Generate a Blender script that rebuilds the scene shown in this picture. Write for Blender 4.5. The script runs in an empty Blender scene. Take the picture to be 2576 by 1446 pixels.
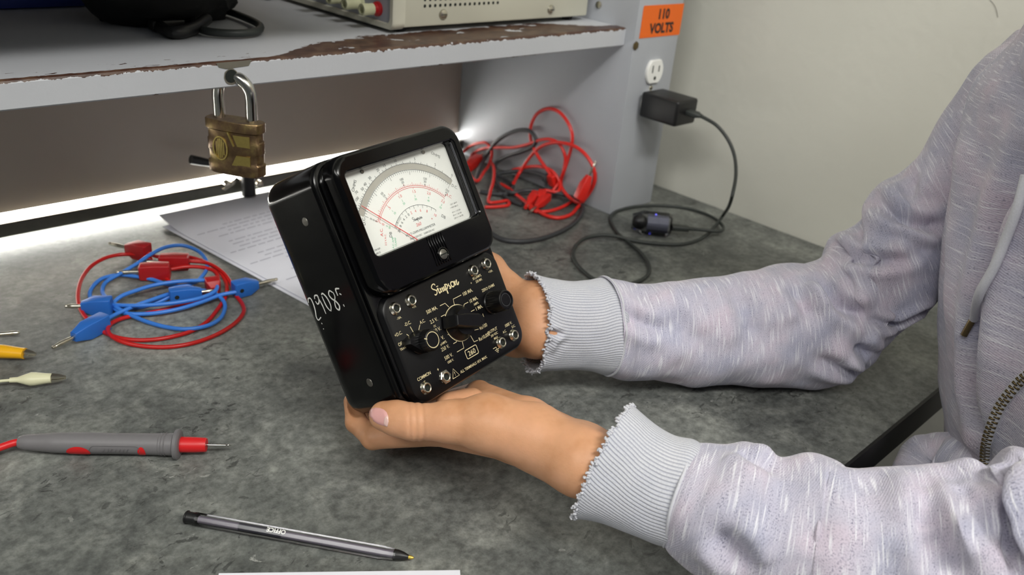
import bpy, bmesh, math, random
import numpy as np
from mathutils import Vector, Matrix, noise
from mathutils.bvhtree import BVHTree
random.seed(7)
sc = bpy.context.scene
COL = sc.collection
PI = math.pi

# ------------------------------------------------------------------ camera
CX, CY, FPX = 1288.0, 723.0, 2160.0
RC = np.array([[0.718978562757552, -0.6899108262818452, 0.08421922627397244],
               [-0.24960507433001602, -0.369391727870338, -0.8951240462917265],
               [0.6486656559151194, 0.6225534540584186, -0.43778997667390707]])
CAM = np.array([0.0, 0.0, 0.39])
cd = bpy.data.cameras.new('camera'); cam = bpy.data.objects.new('camera', cd); COL.objects.link(cam)
cd.sensor_width = 36.0; cd.lens = FPX / 2576 * 36; cd.clip_start = 0.01; cd.clip_end = 50
m = Matrix([[RC[0][0], -RC[1][0], -RC[2][0], 0], [RC[0][1], -RC[1][1], -RC[2][1], 0], [RC[0][2], -RC[1][2], -RC[2][2], 0], [0, 0, 0, 1]])
cam.matrix_world = Matrix.Translation(Vector(CAM)) @ m
cd.dof.use_dof = True; cd.dof.focus_distance = 0.585; cd.dof.aperture_fstop = 9.0
sc.camera = cam
sc.view_settings.view_transform = 'Standard'; sc.view_settings.look = 'None'
sc.view_settings.gamma = 1.0; sc.view_settings.exposure = 0.0; sc.view_settings.use_curve_mapping = False

# ------------------------------------------------------------------ world and lights
W = bpy.data.worlds.new('world'); sc.world = W; W.use_nodes = True
W.node_tree.nodes['Background'].inputs[0].default_value = (0.80, 0.86, 0.88, 1)
W.node_tree.nodes['Background'].inputs[1].default_value = 0.12

def area(name, loc, target, sx, sy, power, col=(1, 1, 1)):
    l = bpy.data.lights.new(name, 'AREA'); l.shape = 'RECTANGLE'; l.size = sx; l.size_y = sy
    l.energy = power; l.color = col
    o = bpy.data.objects.new(name, l); COL.objects.link(o)
    o.location = loc
    o.rotation_euler = (Vector(target) - Vector(loc)).to_track_quat('-Z', 'Y').to_euler()
    return o
area('ceiling_light', (0.10, -1.05, 1.88), (0.55, 0.40, 0.0), 1.2, 0.30, 43, (1.0, 0.985, 0.94))
area('ceiling_light_side', (-1.30, -0.30, 1.88), (0.9, 0.4, 0.2), 1.2, 0.6, 32, (1.0, 0.99, 0.95))

# ------------------------------------------------------------------ helpers: geometry of the camera calibration
def ray(px, py): return RC.T @ np.array([(px - CX) / FPX, (py - CY) / FPX, 1.0])
def on(px, py, ax, v):
    d = ray(px, py); return CAM + d * ((v - CAM[ax]) / d[ax])
def pd(px, py, dep): return CAM + ray(px, py) * dep
def table(px, py, z=0.0): return on(px, py, 2, z)
# pose of the hand-held meter: local (u right, v up, w out of its face) in millimetres
MR = np.array([[0.9904983205820419, -0.10165371053281982, 0.09262613054135715],
               [0.13130598930615023, 0.49878897276548495, -0.8567194977470081],
               [0.04088782332783186, 0.8607415894346351, 0.5073973808772076]])
MT = np.array([353.0650795373307, 358.20214713021386, -317.5133606002709]) / 1000 + CAM
def MM(u, v, w): return MR @ np.array([u, v, w]) / 1000 + MT
MMAT = Matrix([[MR[0][0], MR[0][1], MR[0][2], MT[0]], [MR[1][0], MR[1][1], MR[1][2], MT[1]], [MR[2][0], MR[2][1], MR[2][2], MT[2]], [0, 0, 0, 1]]) @ Matrix.Scale(0.001, 4)
def Minv(P): return (np.asarray(P) - MT) @ MR * 1000
def onback(px, py, gap):
    d = ray(px, py); n = MR[:, 2]; p0 = MM(0, 0, -71.5 - gap); s = (n @ (p0 - CAM)) / (n @ d); return CAM + d * s

# ------------------------------------------------------------------ materials
def lin(c):
    c = c / 255.0; return c / 12.92 if c <= 0.04045 else ((c + 0.055) / 1.055) ** 2.4
def rgb(r, g, b): return (lin(r), lin(g), lin(b), 1)
class NT:
    def __init__(s, name):
        s.m = bpy.data.materials.new(name); s.m.use_nodes = True; s.t = s.m.node_tree; s.n = s.t.nodes
        s.b = s.n['Principled BSDF']; s.out = s.n['Material Output']
    def new(s, ty, **kw):
        n = s.n.new(ty)
        for k, v in kw.items():
            if k.startswith('i_'):
                k = k[2:]; k = int(k) if k.isdigit() else k.replace('_', ' ')
                n.inputs[k].default_value = v
            else: setattr(n, k, v)
        return n
    def l(s, a, b): s.t.links.new(a, b)
    def coord(s, scale=(1, 1, 1), attr=None):
        if attr: c = s.new('ShaderNodeAttribute', attribute_name=attr); o = c.outputs['Vector']
        else: c = s.new('ShaderNodeNewGeometry'); o = c.outputs['Position']
        mp = s.new('ShaderNodeMapping'); mp.inputs['Scale'].default_value = scale; s.l(o, mp.inputs[0]); return mp.outputs[0]
    def noise(s, vec, scale, detail=4, rough=0.55, dist=0.0):
        n = s.new('ShaderNodeTexNoise', i_Scale=scale, i_Detail=detail, i_Roughness=rough, i_Distortion=dist); s.l(vec, n.inputs['Vector']); return n.outputs['Fac']
    def ramp(s, fac, stops, interp='LINEAR'):
        r = s.new('ShaderNodeValToRGB'); r.color_ramp.interpolation = interp
        e = r.color_ramp.elements
        while len(e) < len(stops): e.new(0.5)
        for q, (p, c) in zip(e, stops):
            q.position = p; q.color = c if isinstance(c, tuple) else (c, c, c, 1)
        s.l(fac, r.inputs[0]); return r.outputs[0]
    def mix(s, f, a, b, mode='MIX'):
        n = s.new('ShaderNodeMix', data_type='RGBA', blend_type=mode)
        for sock, v in ((n.inputs[0], f), (n.inputs[6], a), (n.inputs[7], b)):
            if hasattr(v, 'links'): s.l(v, sock)
            else: sock.default_value = v
        return n.outputs[2]
    def math(s, op, a, b=0.0, c=0.0):
        n = s.new('ShaderNodeMath', operation=op)
        for sock, v in zip(n.inputs, (a, b, c)):
            if hasattr(v, 'links'): s.l(v, sock)
            else: sock.default_value = v
        return n.outputs[0]
    def bump(s, h, strength=0.3, dist=0.001):
        n = s.new('ShaderNodeBump', i_Strength=strength, i_Distance=dist); s.l(h, n.inputs['Height']); s.l(n.outputs[0], s.b.inputs['Normal'])
    def xyz(s, v):
        n = s.new('ShaderNodeSeparateXYZ'); s.l(v, n.inputs[0]); return n.outputs
    def base(s, c):
        if hasattr(c, 'links'): s.l(c, s.b.inputs['Base Color'])
        else: s.b.inputs['Base Color'].default_value = c
    def set(s, rough=0.5, metal=0.0, **kw):
        s.b.inputs['Roughness'].default_value = rough; s.b.inputs['Metallic'].default_value = metal
        for k, v in kw.items(): s.b.inputs[k.replace('_', ' ')].default_value = v
        return s

def simple(name, col, rough=0.5, metal=0.0, var=0.06, nscale=200, bump=0.0, **kw):
    n = NT(name); c = n.coord()
    f = n.noise(c, nscale)
    dark = tuple([x * (1 - var) for x in col[:3]] + [1]); lite = tuple([min(1, x * (1 + var)) for x in col[:3]] + [1])
    n.base(n.mix(f, dark, lite)); n.set(rough, metal, **kw)
    if bump: n.bump(f, bump, 0.0005)
    return n.m

def mat_table():
    n = NT('grey_stone_laminate'); c = n.coord()
    big = n.noise(c, 5.0, 5, 0.6, 0.6); mid = n.noise(c, 22, 6, 0.65, 0.8); fine = n.noise(c, 140, 5, 0.7)
    cs = n.coord((1.0, 1.7, 1)); crk = n.noise(cs, 38, 7, 0.62, 1.6); pit = n.noise(cs, 95, 4, 0.6, 0.9)
    a = n.ramp(big, [(0.34, rgb(70, 73, 72)), (0.52, rgb(104, 107, 104)), (0.70, rgb(142, 145, 139))])
    b = n.ramp(mid, [(0.3, rgb(58, 60, 59)), (0.5, rgb(112, 114, 110)), (0.72, rgb(164, 166, 158))])
    col = n.mix(0.42, a, b)
    f2 = n.ramp(fine, [(0.35, 0.18), (0.65, 0.82)])
    col = n.mix(0.55, col, f2, 'OVERLAY')
    ck = n.ramp(crk, [(0.37, 1.0), (0.40, 0.0)]); pm = n.ramp(pit, [(0.31, 1.0), (0.34, 0.0)])
    patch = n.ramp(n.noise(c, 8.5, 3, 0.5), [(0.44, 0.0), (0.56, 1.0)])
    k = n.math('MULTIPLY', n.math('MAXIMUM', ck, pm), patch)
    col = n.mix(n.math('MULTIPLY', k, 0.62), col, rgb(38, 39, 38))
    wh = n.ramp(n.noise(cs, 60, 6, 0.7, 1.2), [(0.64, 0.0), (0.70, 1.0)])
    col = n.mix(n.math('MULTIPLY', n.math('MULTIPLY', wh, patch), 0.5), col, rgb(190, 192, 186))
    n.base(col); n.set(0.42); n.b.inputs['Specular IOR Level'].default_value = 0.35
    n.bump(n.math('SUBTRACT', fine, n.math('MULTIPLY', k, 0.8)), 0.12, 0.0006)
    return n.m

def mat_paint(name, col, chips=False):
    n = NT(name); c = n.coord()
    f = n.noise(c, 260, 3, 0.5); g = n.noise(c, 9, 4, 0.6)
    base = n.mix(g, tuple(x * 0.92 for x in col[:3]) + (1,), tuple(min(1, x * 1.05) for x in col[:3]) + (1,))
    if chips:
        p = n.xyz(n.coord()); x, y, z = p[0], p[1], p[2]
        # width of the bare strip behind the front edge, as it wears along the shelf
        wr = n.new('ShaderNodeMapRange', i_1=0.362, i_2=0.445, i_3=0.0042, i_4=0.044); n.l(x, wr.inputs[0]); wr.interpolation_type = 'SMOOTHSTEP'
        wr2 = n.new('ShaderNodeMapRange', i_1=0.45, i_2=0.53, i_3=0.0, i_4=0.012); n.l(x, wr2.inputs[0])
        wr3 = n.new('ShaderNodeMapRange', i_1=0.74, i_2=0.80, i_3=0.0, i_4=-0.036); n.l(x, wr3.inputs[0])
        wid = n.math('ADD', n.math('ADD', wr.outputs[0], wr2.outputs[0]), wr3.outputs[0])
        e = n.math('SUBTRACT', n.noise(n.coord((1, 2, 1)), 42, 6, 0.65, 0.6), 0.5)
        e = n.math('MULTIPLY', e, n.math('ADD', n.math('MULTIPLY', wid, 0.7), 0.008))
        back = n.math('LESS_THAN', n.math('SUBTRACT', y, 0.651), n.math('ADD', wid, e))
        e2 = n.math('MULTIPLY', n.math('SUBTRACT', n.noise(c, 170, 4, 0.6), 0.5), 0.0065)
        top = n.math('GREATER_THAN', z, n.math('ADD', e2, 0.2298))
        strip = n.math('MULTIPLY', back, top)
        # isolated flakes
        fl = n.math('GREATER_THAN', n.noise(n.coord((1, 2.2, 1)), 75, 5, 0.6, 0.5), 0.635)
        zone = n.math('MULTIPLY', n.math('LESS_THAN', y, 0.675), n.math('GREATER_THAN', z, 0.2315))
        low = n.math('MULTIPLY', n.math('LESS_THAN', z, n.math('ADD', 0.2112, n.math('MULTIPLY', e2, 0.8))), n.math('GREATER_THAN', n.noise(c, 14, 3, 0.5), 0.56))
        mask = n.math('MAXIMUM', n.math('MAXIMUM', strip, n.math('MULTIPLY', fl, zone)), low)
        isl = n.math('GREATER_THAN', n.noise(n.coord((1, 2, 1)), 26, 5, 0.6, 0.8), 0.64)
        mask = n.math('MULTIPLY', mask, n.math('SUBTRACT', 1.0, n.math('MULTIPLY', isl, n.math('GREATER_THAN', x, 0.43))))
        brown = n.ramp(n.noise(c, 60, 4, 0.6), [(0.3, rgb(50, 31, 26)), (0.5, rgb(74, 49, 38)), (0.75, rgb(104, 82, 64))])
        base = n.mix(mask, base, brown)
        n.l(n.math('SUBTRACT', 0.5, n.math('MULTIPLY', mask, 0.12)), n.b.inputs['Roughness'])
        n.base(base); n.bump(n.math('SUBTRACT', f, n.math('MULTIPLY', mask, 1.5)), 0.25, 0.0006)
        return n.m
    n.base(base); n.set(0.62); n.bump(f, 0.12, 0.0004)
    return n.m

def mat_wall():
    n = NT('painted_plaster'); c = n.coord()
    g = n.noise(c, 2.2, 5, 0.6); f = n.noise(c, 120, 4, 0.6); st = n.noise(n.coord((1, 1, 0.5)), 34, 5, 0.6)
    col = n.mix(g, rgb(204, 203, 192), rgb(219, 218, 208))
    sp = n.ramp(st, [(0.73, 0.0), (0.80, 1.0)])
    col = n.mix(n.math('MULTIPLY', sp, 0.35), col, rgb(120, 118, 108))
    n.base(col); n.set(0.85); n.bump(n.math('ADD', f, n.noise(c, 30, 3)), 0.25, 0.0012)
    return n.m

def mat_fabric():
    n = NT('heather_lilac_fleece'); co = n.coord((1, 1, 1), 'fab')
    v1 = n.new('ShaderNodeMapping'); v1.inputs['Scale'].default_value = (560, 50, 1); n.l(co, v1.inputs[0])
    v2 = n.new('ShaderNodeMapping'); v2.inputs['Scale'].default_value = (900, 42, 1); v2.inputs['Rotation'].default_value = (0, 0, 0.05); v2.inputs['Location'].default_value = (7, 3, 0); n.l(co, v2.inputs[0])
    v3 = n.new('ShaderNodeMapping'); v3.inputs['Scale'].default_value = (2100, 1000, 1); n.l(co, v3.inputs[0])
    v4 = n.new('ShaderNodeMapping'); v4.inputs['Scale'].default_value = (25, 25, 1); n.l(co, v4.inputs[0])
    s1 = n.noise(v1.outputs[0], 1.0, 3, 0.6); s2 = n.noise(v2.outputs[0], 1.0, 2, 0.5)
    sp = n.noise(v3.outputs[0], 1.0, 2, 0.5); tint = n.noise(v4.outputs[0], 1.0, 3, 0.5)
    base = n.ramp(tint, [(0.35, rgb(180, 180, 199)), (0.5, rgb(194, 190, 205)), (0.65, rgb(204, 193, 207))])
    dk = n.ramp(s1, [(0.34, 1.0), (0.56, 0.0)]); spk = n.ramp(sp, [(0.36, 1.0), (0.50, 0.0)])
    base = n.mix(n.math('MULTIPLY', spk, n.math('ADD', n.math('MULTIPLY', dk, 0.55), 0.22)), base, rgb(70, 72, 104))
    base = n.mix(n.math('MULTIPLY', n.ramp(s2, [(0.56, 0.0), (0.68, 1.0)]), 0.75), base, rgb(236, 236, 242))
    n.base(base); n.set(0.95); n.b.inputs['Sheen Weight'].default_value = 0.25; n.b.inputs['Specular IOR Level'].default_value = 0.15
    # twill
    p = n.xyz(co)
    tw = n.math('SINE', n.math('MULTIPLY', n.math('ADD', p[0], n.math('MULTIPLY', p[1], 0.6)), 3600))
    n.bump(n.math('ADD', n.math('MULTIPLY', tw, 0.35), n.math('ADD', sp, s2)), 0.35, 0.0005)
    return n.m

def mat_cuff():
    n = NT('ribbed_grey_knit'); co = n.coord((1, 1, 1), 'fab'); p = n.xyz(co)
    w = n.math('SINE', n.math('MULTIPLY', p[1], 2 * PI / 0.0024)); h = n.ramp(n.math('ADD', n.math('MULTIPLY', w, 0.5), 0.5), [(0.0, 0.0), (0.45, 0.9), (1, 1)])
    v3 = n.new('ShaderNodeMapping'); v3.inputs['Scale'].default_value = (900, 900, 1); n.l(co, v3.inputs[0])
    sp = n.noise(v3.outputs[0], 1.0, 3, 0.6); g = n.noise(n.coord(), 60, 4, 0.6)
    col = n.mix(g, rgb(197, 200, 210), rgb(212, 212, 216))
    col = n.mix(n.math('MULTIPLY', n.math('SUBTRACT', 1.0, h), 0.42), col, rgb(112, 116, 146))
    col = n.mix(n.math('MULTIPLY', n.ramp(sp, [(0.38, 1.0), (0.5, 0.0)]), 0.2), col, rgb(140, 142, 160))
    n.base(col); n.set(0.95); n.b.inputs['Sheen Weight'].default_value = 0.25; n.b.inputs['Specular IOR Level'].default_value = 0.15
    n.bump(n.math('ADD', h, n.math('MULTIPLY', sp, 0.6)), 0.7, 0.0006)
    return n.m

def mat_skin():
    n = NT('skin'); c = n.coord()
    g = n.noise(c, 28, 4, 0.6); f = n.noise(c, 900, 3, 0.6); f2 = n.noise(n.coord((1, 1, 2.5)), 260, 3, 0.6)
    col = n.ramp(g, [(0.3, rgb(184, 130, 90)), (0.5, rgb(203, 151, 114)), (0.72, rgb(216, 160, 124))])
    n.base(col); n.set(0.48); n.b.inputs['Subsurface Weight'].default_value = 0.12
    n.b.inputs['Subsurface Radius'].default_value = (1.0, 0.35, 0.18); n.b.inputs['Subsurface Scale'].default_value = 0.004
    n.b.inputs['Specular IOR Level'].default_value = 0.35
    n.bump(n.math('ADD', f, f2), 0.16, 0.0005)
    return n.m

def mat_brass():
    n = NT('worn_brass'); c = n.coord()
    g = n.noise(c, 90, 5, 0.65); f = n.noise(c, 500, 4, 0.6)
    col = n.ramp(g, [(0.35, rgb(98, 78, 62)), (0.52, rgb(122, 100, 72)), (0.68, rgb(144, 126, 82))])
    n.base(col); n.set(0.38, 0.85); n.bump(f, 0.4, 0.0004)
    return n.m
def mat_glass(name, tint=(1, 1, 1, 1), rough=0.02, refl=0.5):
    n = NT(name); n.n.remove(n.b)
    tr = n.new('ShaderNodeBsdfTransparent', i_Color=tint); gl = n.new('ShaderNodeBsdfGlossy', i_Roughness=rough)
    fr = n.new('ShaderNodeFresnel', i_IOR=1.45); mx = n.new('ShaderNodeMixShader')
    n.l(n.math('MULTIPLY', fr.outputs[0], refl), mx.inputs[0]); n.l(tr.outputs[0], mx.inputs[1]); n.l(gl.outputs[0], mx.inputs[2]); n.l(mx.outputs[0], n.out.inputs[0])
    return n.m
def mat_emit(name, col, s):
    n = NT(name); n.base((0.8, 0.8, 0.8, 1)); n.b.inputs['Emission Color'].default_value = col; n.b.inputs['Emission Strength'].default_value = s; return n.m
def mat_bakelite():
    n = NT('black_bakelite'); c = n.coord()
    f = n.noise(c, 30, 5, 0.6); s = n.noise(n.coord((1, 4, 1)), 220, 5, 0.7)
    n.base(n.mix(n.ramp(s, [(0.6, 0.0), (0.78, 1.0)]), rgb(4, 4, 5), rgb(10, 10, 11)))
    n.l(n.ramp(f, [(0.3, 0.10), (0.7, 0.22)]), n.b.inputs['Roughness']); n.b.inputs['Specular IOR Level'].default_value = 0.26
    n.bump(s, 0.03, 0.0003)
    return n.m

MT_ = {}
MT_['table'] = mat_table(); MT_['shelf'] = mat_paint('chipped_grey_paint', rgb(188, 190, 195), True)
MT_['paint'] = mat_paint('grey_enamel_paint', rgb(172, 175, 181)); MT_['wall'] = mat_wall()
MT_['panel'] = mat_paint('grey_back_panel_paint', rgb(184, 172, 160))
MT_['panel'].node_tree.nodes['Principled BSDF'].inputs['Roughness'].default_value = 0.35
MT_['fab'] = mat_fabric(); MT_['cuff'] = mat_cuff(); MT_['skin'] = mat_skin(); MT_['brass'] = mat_brass()
MT_['steel'] = simple('polished_steel', rgb(190, 188, 182), 0.18, 1.0, 0.1)
MT_['nickel'] = simple('nickel', rgb(205, 200, 185), 0.25, 1.0, 0.1)
MT_['darksteel'] = simple('dull_zinc', rgb(120, 118, 112), 0.4, 0.9, 0.15)
MT_['bake'] = mat_bakelite()
MT_['panelblk'] = simple('satin_black_panel', rgb(7, 7, 9), 0.34, 0, 0.15, 400, 0.0, Specular_IOR_Level=0.3)
MT_['knob'] = simple('black_knob_plastic', rgb(9, 9, 11), 0.32, 0, 0.1, 300, 0.0, Specular_IOR_Level=0.4)
MT_['black'] = simple('black_plastic', rgb(20, 20, 21), 0.42, 0, 0.1, 300)
MT_['blackm'] = simple('matt_black_nylon', rgb(9, 9, 10), 0.85, 0, 0.3, 300, 0.3)
MT_['rubber'] = simple('dark_grey_cable_rubber', rgb(52, 53, 56), 0.5, 0, 0.08, 300)
MT_['cableblk'] = simple('charcoal_cable', rgb(48, 52, 50), 0.5, 0, 0.08, 300)
MT_['red'] = simple('red_pvc', rgb(186, 24, 22), 0.33, 0, 0.08, 120); MT_['redb'] = simple('bright_red_pvc', rgb(208, 38, 30), 0.33, 0, 0.08, 120)
MT_['redp'] = simple('dark_red_plastic', rgb(170, 26, 30), 0.38, 0, 0.1, 120)
MT_['blue'] = simple('blue_pvc', rgb(58, 124, 214), 0.35, 0, 0.06, 120); MT_['bluep'] = simple('blue_plastic', rgb(40, 104, 190), 0.42, 0, 0.06, 200)
MT_['yellow'] = simple('yellow_vinyl', rgb(232, 172, 20), 0.35, 0, 0.06, 120); MT_['cream'] = simple('translucent_white_vinyl', rgb(214, 212, 178), 0.3, 0, 0.08, 60)
MT_['paper'] = simple('white_paper', rgb(226, 227, 236), 0.85, 0, 0.02, 60); MT_['ink'] = simple('grey_print', rgb(176, 176, 188), 0.85, 0, 0.05)
MT_['dial'] = simple('ivory_dial_card', rgb(244, 246, 240), 0.6, 0, 0.015, 60)
MT_['dblack'] = simple('black_ink', rgb(98, 100, 102), 0.6); MT_['dred'] = simple('red_ink', rgb(226, 100, 100), 0.6); MT_['dgreen'] = simple('green_ink', rgb(120, 204, 160), 0.6)
MT_['mirror'] = simple('grey_mirror_band', rgb(190, 188, 178), 0.35, 0.2, 0.05, 60)
MT_['needle'] = simple('red_needle', rgb(236, 60, 62), 0.4); MT_['gold'] = simple('cream_gold_print', rgb(226, 212, 168), 0.5, 0, 0.05)
MT_['chalk'] = simple('white_paint_marker', rgb(226, 226, 220), 0.7, 0, 0.15, 500)
MT_['orange'] = simple('orange_label', rgb(232, 104, 16), 0.45, 0, 0.04); MT_['txt'] = simple('black_print', rgb(32, 28, 26), 0.6)
MT_['white'] = simple('white_plastic', rgb(232, 232, 228), 0.35, 0, 0.02); MT_['beige'] = mat_paint('beige_enamel', rgb(196, 194, 178))
MT_['ivory'] = simple('ivory_frame', rgb(206, 204, 188), 0.45, 0, 0.06, 90); MT_['greyface'] = mat_paint('light_grey_face', rgb(168, 172, 182))
MT_['post'] = simple('cream_binding_post', rgb(206, 206, 170), 0.4, 0, 0.06); MT_['hole'] = simple('dark_hole', rgb(20, 26, 22), 0.8)
MT_['gprobe'] = simple('grey_probe_plastic', rgb(112, 110, 112), 0.5, 0, 0.05, 300); MT_['redr'] = simple('red_rubber', rgb(206, 28, 32), 0.42)
MT_['clear'] = mat_glass('clear_plastic', (0.86, 0.86, 0.88, 1), 0.05, 1.0); MT_['window'] = mat_glass('meter_window', (0.99, 0.99, 0.99, 1), 0.02, 0.25)
MT_['nail'] = simple('finger_nail', rgb(216, 162, 158), 0.3, 0, 0.04, 60); MT_['nailpale'] = simple('nail_pale_side', rgb(222, 186, 178), 0.3)
MT_['led'] = mat_emit('light_tube', (1.0, 0.985, 0.93, 1), 25.0); MT_['bled'] = mat_emit('blue_indicator', (0.1, 0.1, 1, 1), 3.0)
MT_['cord'] = simple('woven_grey_cord', rgb(200, 201, 208), 0.9, 0, 0.15, 900, 0.5); MT_['bronze'] = simple('antique_bronze', rgb(112, 98, 70), 0.35, 0.9, 0.2, 500)
MT_['trouser'] = simple('dark_trousers', rgb(40, 42, 50), 0.9); MT_['hair'] = simple('dark_hair', rgb(28, 22, 20), 0.5); MT_['eye'] = simple('eye_white', rgb(225, 222, 215), 0.2)
MT_['pupil'] = simple('dark_iris', rgb(40, 26, 18), 0.15); MT_['floor'] = simple('grey_floor', rgb(110, 108, 104), 0.6); MT_['edge'] = simple('black_edge_band', rgb(9, 9, 11), 0.5)
MT_['ceil'] = simple('white_ceiling', rgb(190, 190, 184), 0.9)
MT_['bluebag'] = simple('blue_folder', rgb(40, 60, 140), 0.6); MT_['bare'] = simple('bare_metal_paint', rgb(128, 124, 112), 0.4, 0.4, 0.1)

# ------------------------------------------------------------------ helpers: objects
def mesh_obj(name, V, F, mat, parent=None, base=None, smooth=True, angle=38, fab=None, matidx=None):
    V = np.asarray(V, dtype=float)
    if parent is not None: base = parent.get('_b', (0, 0, 0))
    if base is None: base = (V.min(0) + V.max(0)) / 2; base = np.array([base[0], base[1], V[:, 2].min()])
    base = np.array(base, dtype=float)
    me = bpy.data.meshes.new(name)
    me.from_pydata((V - base).tolist(), [], [tuple(int(i) for i in f) for f in F])
    if isinstance(mat, (list, tuple)):
        for k in mat: me.materials.append(MT_[k])
    else: me.materials.append(MT_[mat])
    if matidx is not None: me.polygons.foreach_set('material_index', matidx)
    if fab is not None:
        a = me.attributes.new('fab', 'FLOAT_VECTOR', 'POINT'); a.data.foreach_set('vector', np.asarray(fab, dtype=np.float32).ravel())
    me.update(); me.validate()
    if smooth:
        me.polygons.foreach_set('use_smooth', [True] * len(me.polygons))
        if angle: me.set_sharp_from_angle(angle=math.radians(angle))
    o = bpy.data.objects.new(name, me); COL.objects.link(o)
    if parent is not None: o.parent = parent
    else: o.location = base
    o['_b'] = [float(x) for x in base]
    return o
def thing(name, label, cat, base, group=None):
    o = bpy.data.objects.new(name, None); o.empty_display_size = 0.02; COL.objects.link(o); o.location = [float(x) for x in base]
    o['_b'] = [float(x) for x in base]; return tag(o, label, cat, group)
def tag(o, label=None, cat=None, group=None, kind=None):
    if label: o['label'] = label
    if cat: o['category'] = cat
    if group: o['group'] = group
    if kind: o['kind'] = kind
    return o
class G:
    """collects vertices and faces of one part"""
    def __init__(s): s.V = []; s.F = []
    def add(s, V, F, M=None):
        V = np.asarray(V, dtype=float)
        if M is not None:
            M = np.array(M); V = V @ M[:3, :3].T + M[:3, 3]
        k = sum(len(v) for v in s.V); s.V.append(V); s.F += [[i + k for i in f] for f in F]; return s
    def v(s): return np.vstack(s.V)
    def build(s, name, mat, parent=None, **kw): return mesh_obj(name, s.v(), s.F, mat, parent, **kw)
def box(cx, size, bev=0.0, seg=2):
    bm = bmesh.new(); bmesh.ops.create_cube(bm, size=1)
    for v in bm.verts: v.co = Vector([v.co[i] * size[i] + cx[i] for i in range(3)])
    if bev: bmesh.ops.bevel(bm, geom=bm.edges[:], offset=bev, segments=seg, profile=0.5, affect='EDGES', clamp_overlap=True)
    V = [tuple(v.co) for v in bm.verts]; bm.verts.index_update(); F = [[v.index for v in f.verts] for f in bm.faces]; bm.free(); return V, F
def lathe(profile, n=32, close=True):
    """profile (r, z) revolved about z"""
    V = []; F = []
    for r, z in profile:
        for k in range(n): a = 2 * PI * k / n; V.append((r * math.cos(a), r * math.sin(a), z))
    for i in range(len(profile) - 1):
        for k in range(n): F.append([i * n + k, i * n + (k + 1) % n, (i + 1) * n + (k + 1) % n, (i + 1) * n + k])
    if close:
        F.append(list(range(n))[::-1]); F.append([(len(profile) - 1) * n + k for k in range(n)])
    return V, F
def rring(w, h, r, n=8, cx=0, cy=0):
    """rounded rectangle, half sizes w, h"""
    r = max(min(r, w, h), 1e-6); P = []
    for qx, qy, a0 in ((1, 1, 0), (-1, 1, 90), (-1, -1, 180), (1, -1, 270)):
        for k in range(n + 1):
            a = math.radians(a0 + 90 * k / n); P.append((cx + qx * (w - r) + r * math.cos(a), cy + qy * (h - r) + r * math.sin(a)))
    return P
def loft(rings, cap0=True, cap1=True, closed=True):
    n = len(rings[0]); V = [tuple(p) for r in rings for p in r]; F = []
    for i in range(len(rings) - 1):
        for k in range(n if closed else n - 1): F.append([i * n + k, i * n + (k + 1) % n, (i + 1) * n + (k + 1) % n, (i + 1) * n + k])
    if cap0: F.append(list(range(n))[::-1])
    if cap1: F.append([(len(rings) - 1) * n + k for k in range(n)])
    return V, F
def catmull(P, m=8):
    P = [np.asarray(p, dtype=float) for p in P]
    if len(P) < 3: return np.array([P[0] + (P[-1] - P[0]) * t for t in np.linspace(0, 1, m + 1)])
    Q = [2 * P[0] - P[1]] + P + [2 * P[-1] - P[-2]]; out = []
    for i in range(1, len(Q) - 2):
        p0, p1, p2, p3 = Q[i - 1:i + 3]
        d0, d1, d2 = [max(np.linalg.norm(b - a), 1e-9) ** 0.5 for a, b in ((p0, p1), (p1, p2), (p2, p3))]
        m1 = ((p1 - p0) / d0 - (p2 - p0) / (d0 + d1) + (p2 - p1) / d1) * d1
        m2 = ((p2 - p1) / d1 - (p3 - p1) / (d1 + d2) + (p3 - p2) / d2) * d1
        for t in np.linspace(0, 1, m, endpoint=False):
            out.append((2 * t**3 - 3 * t**2 + 1) * p1 + (t**3 - 2 * t**2 + t) * m1 + (-2 * t**3 + 3 * t**2) * p2 + (t**3 - t**2) * m2)
    out.append(P[-1]); return np.array(out)
def tube(P, r, n=10, m=8, smooth=True):
    C = catmull(P, m) if smooth else np.array(P, dtype=float)
    L = len(C); R = np.full(L, r) if np.isscalar(r) else np.interp(np.linspace(0, 1, L), np.linspace(0, 1, len(r)), r)
    T = np.gradient(C, axis=0); T /= np.linalg.norm(T, axis=1)[:, None] + 1e-12
    a = np.cross(T[0], [0, 0, 1.0]);
    if np.linalg.norm(a) < 1e-3: a = np.cross(T[0], [1.0, 0, 0])
    a /= np.linalg.norm(a); rings = []
    for i in range(L):
        a = a - T[i] * (a @ T[i]); a /= np.linalg.norm(a) + 1e-12; b = np.cross(T[i], a)
        rings.append([C[i] + R[i] * (math.cos(2 * PI * k / n) * a + math.sin(2 * PI * k / n) * b) for k in range(n)])
    return loft(rings)
def frame(o, x, z=(0, 0, 1)):
    """matrix with local x along x, local z near z"""
    x = np.array(x, dtype=float); x /= np.linalg.norm(x); z = np.array(z, dtype=float); y = np.cross(z, x); y /= np.linalg.norm(y); z = np.cross(x, y)
    M = np.eye(4); M[:3, 0] = x; M[:3, 1] = y; M[:3, 2] = z; M[:3, 3] = o; return M
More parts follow.
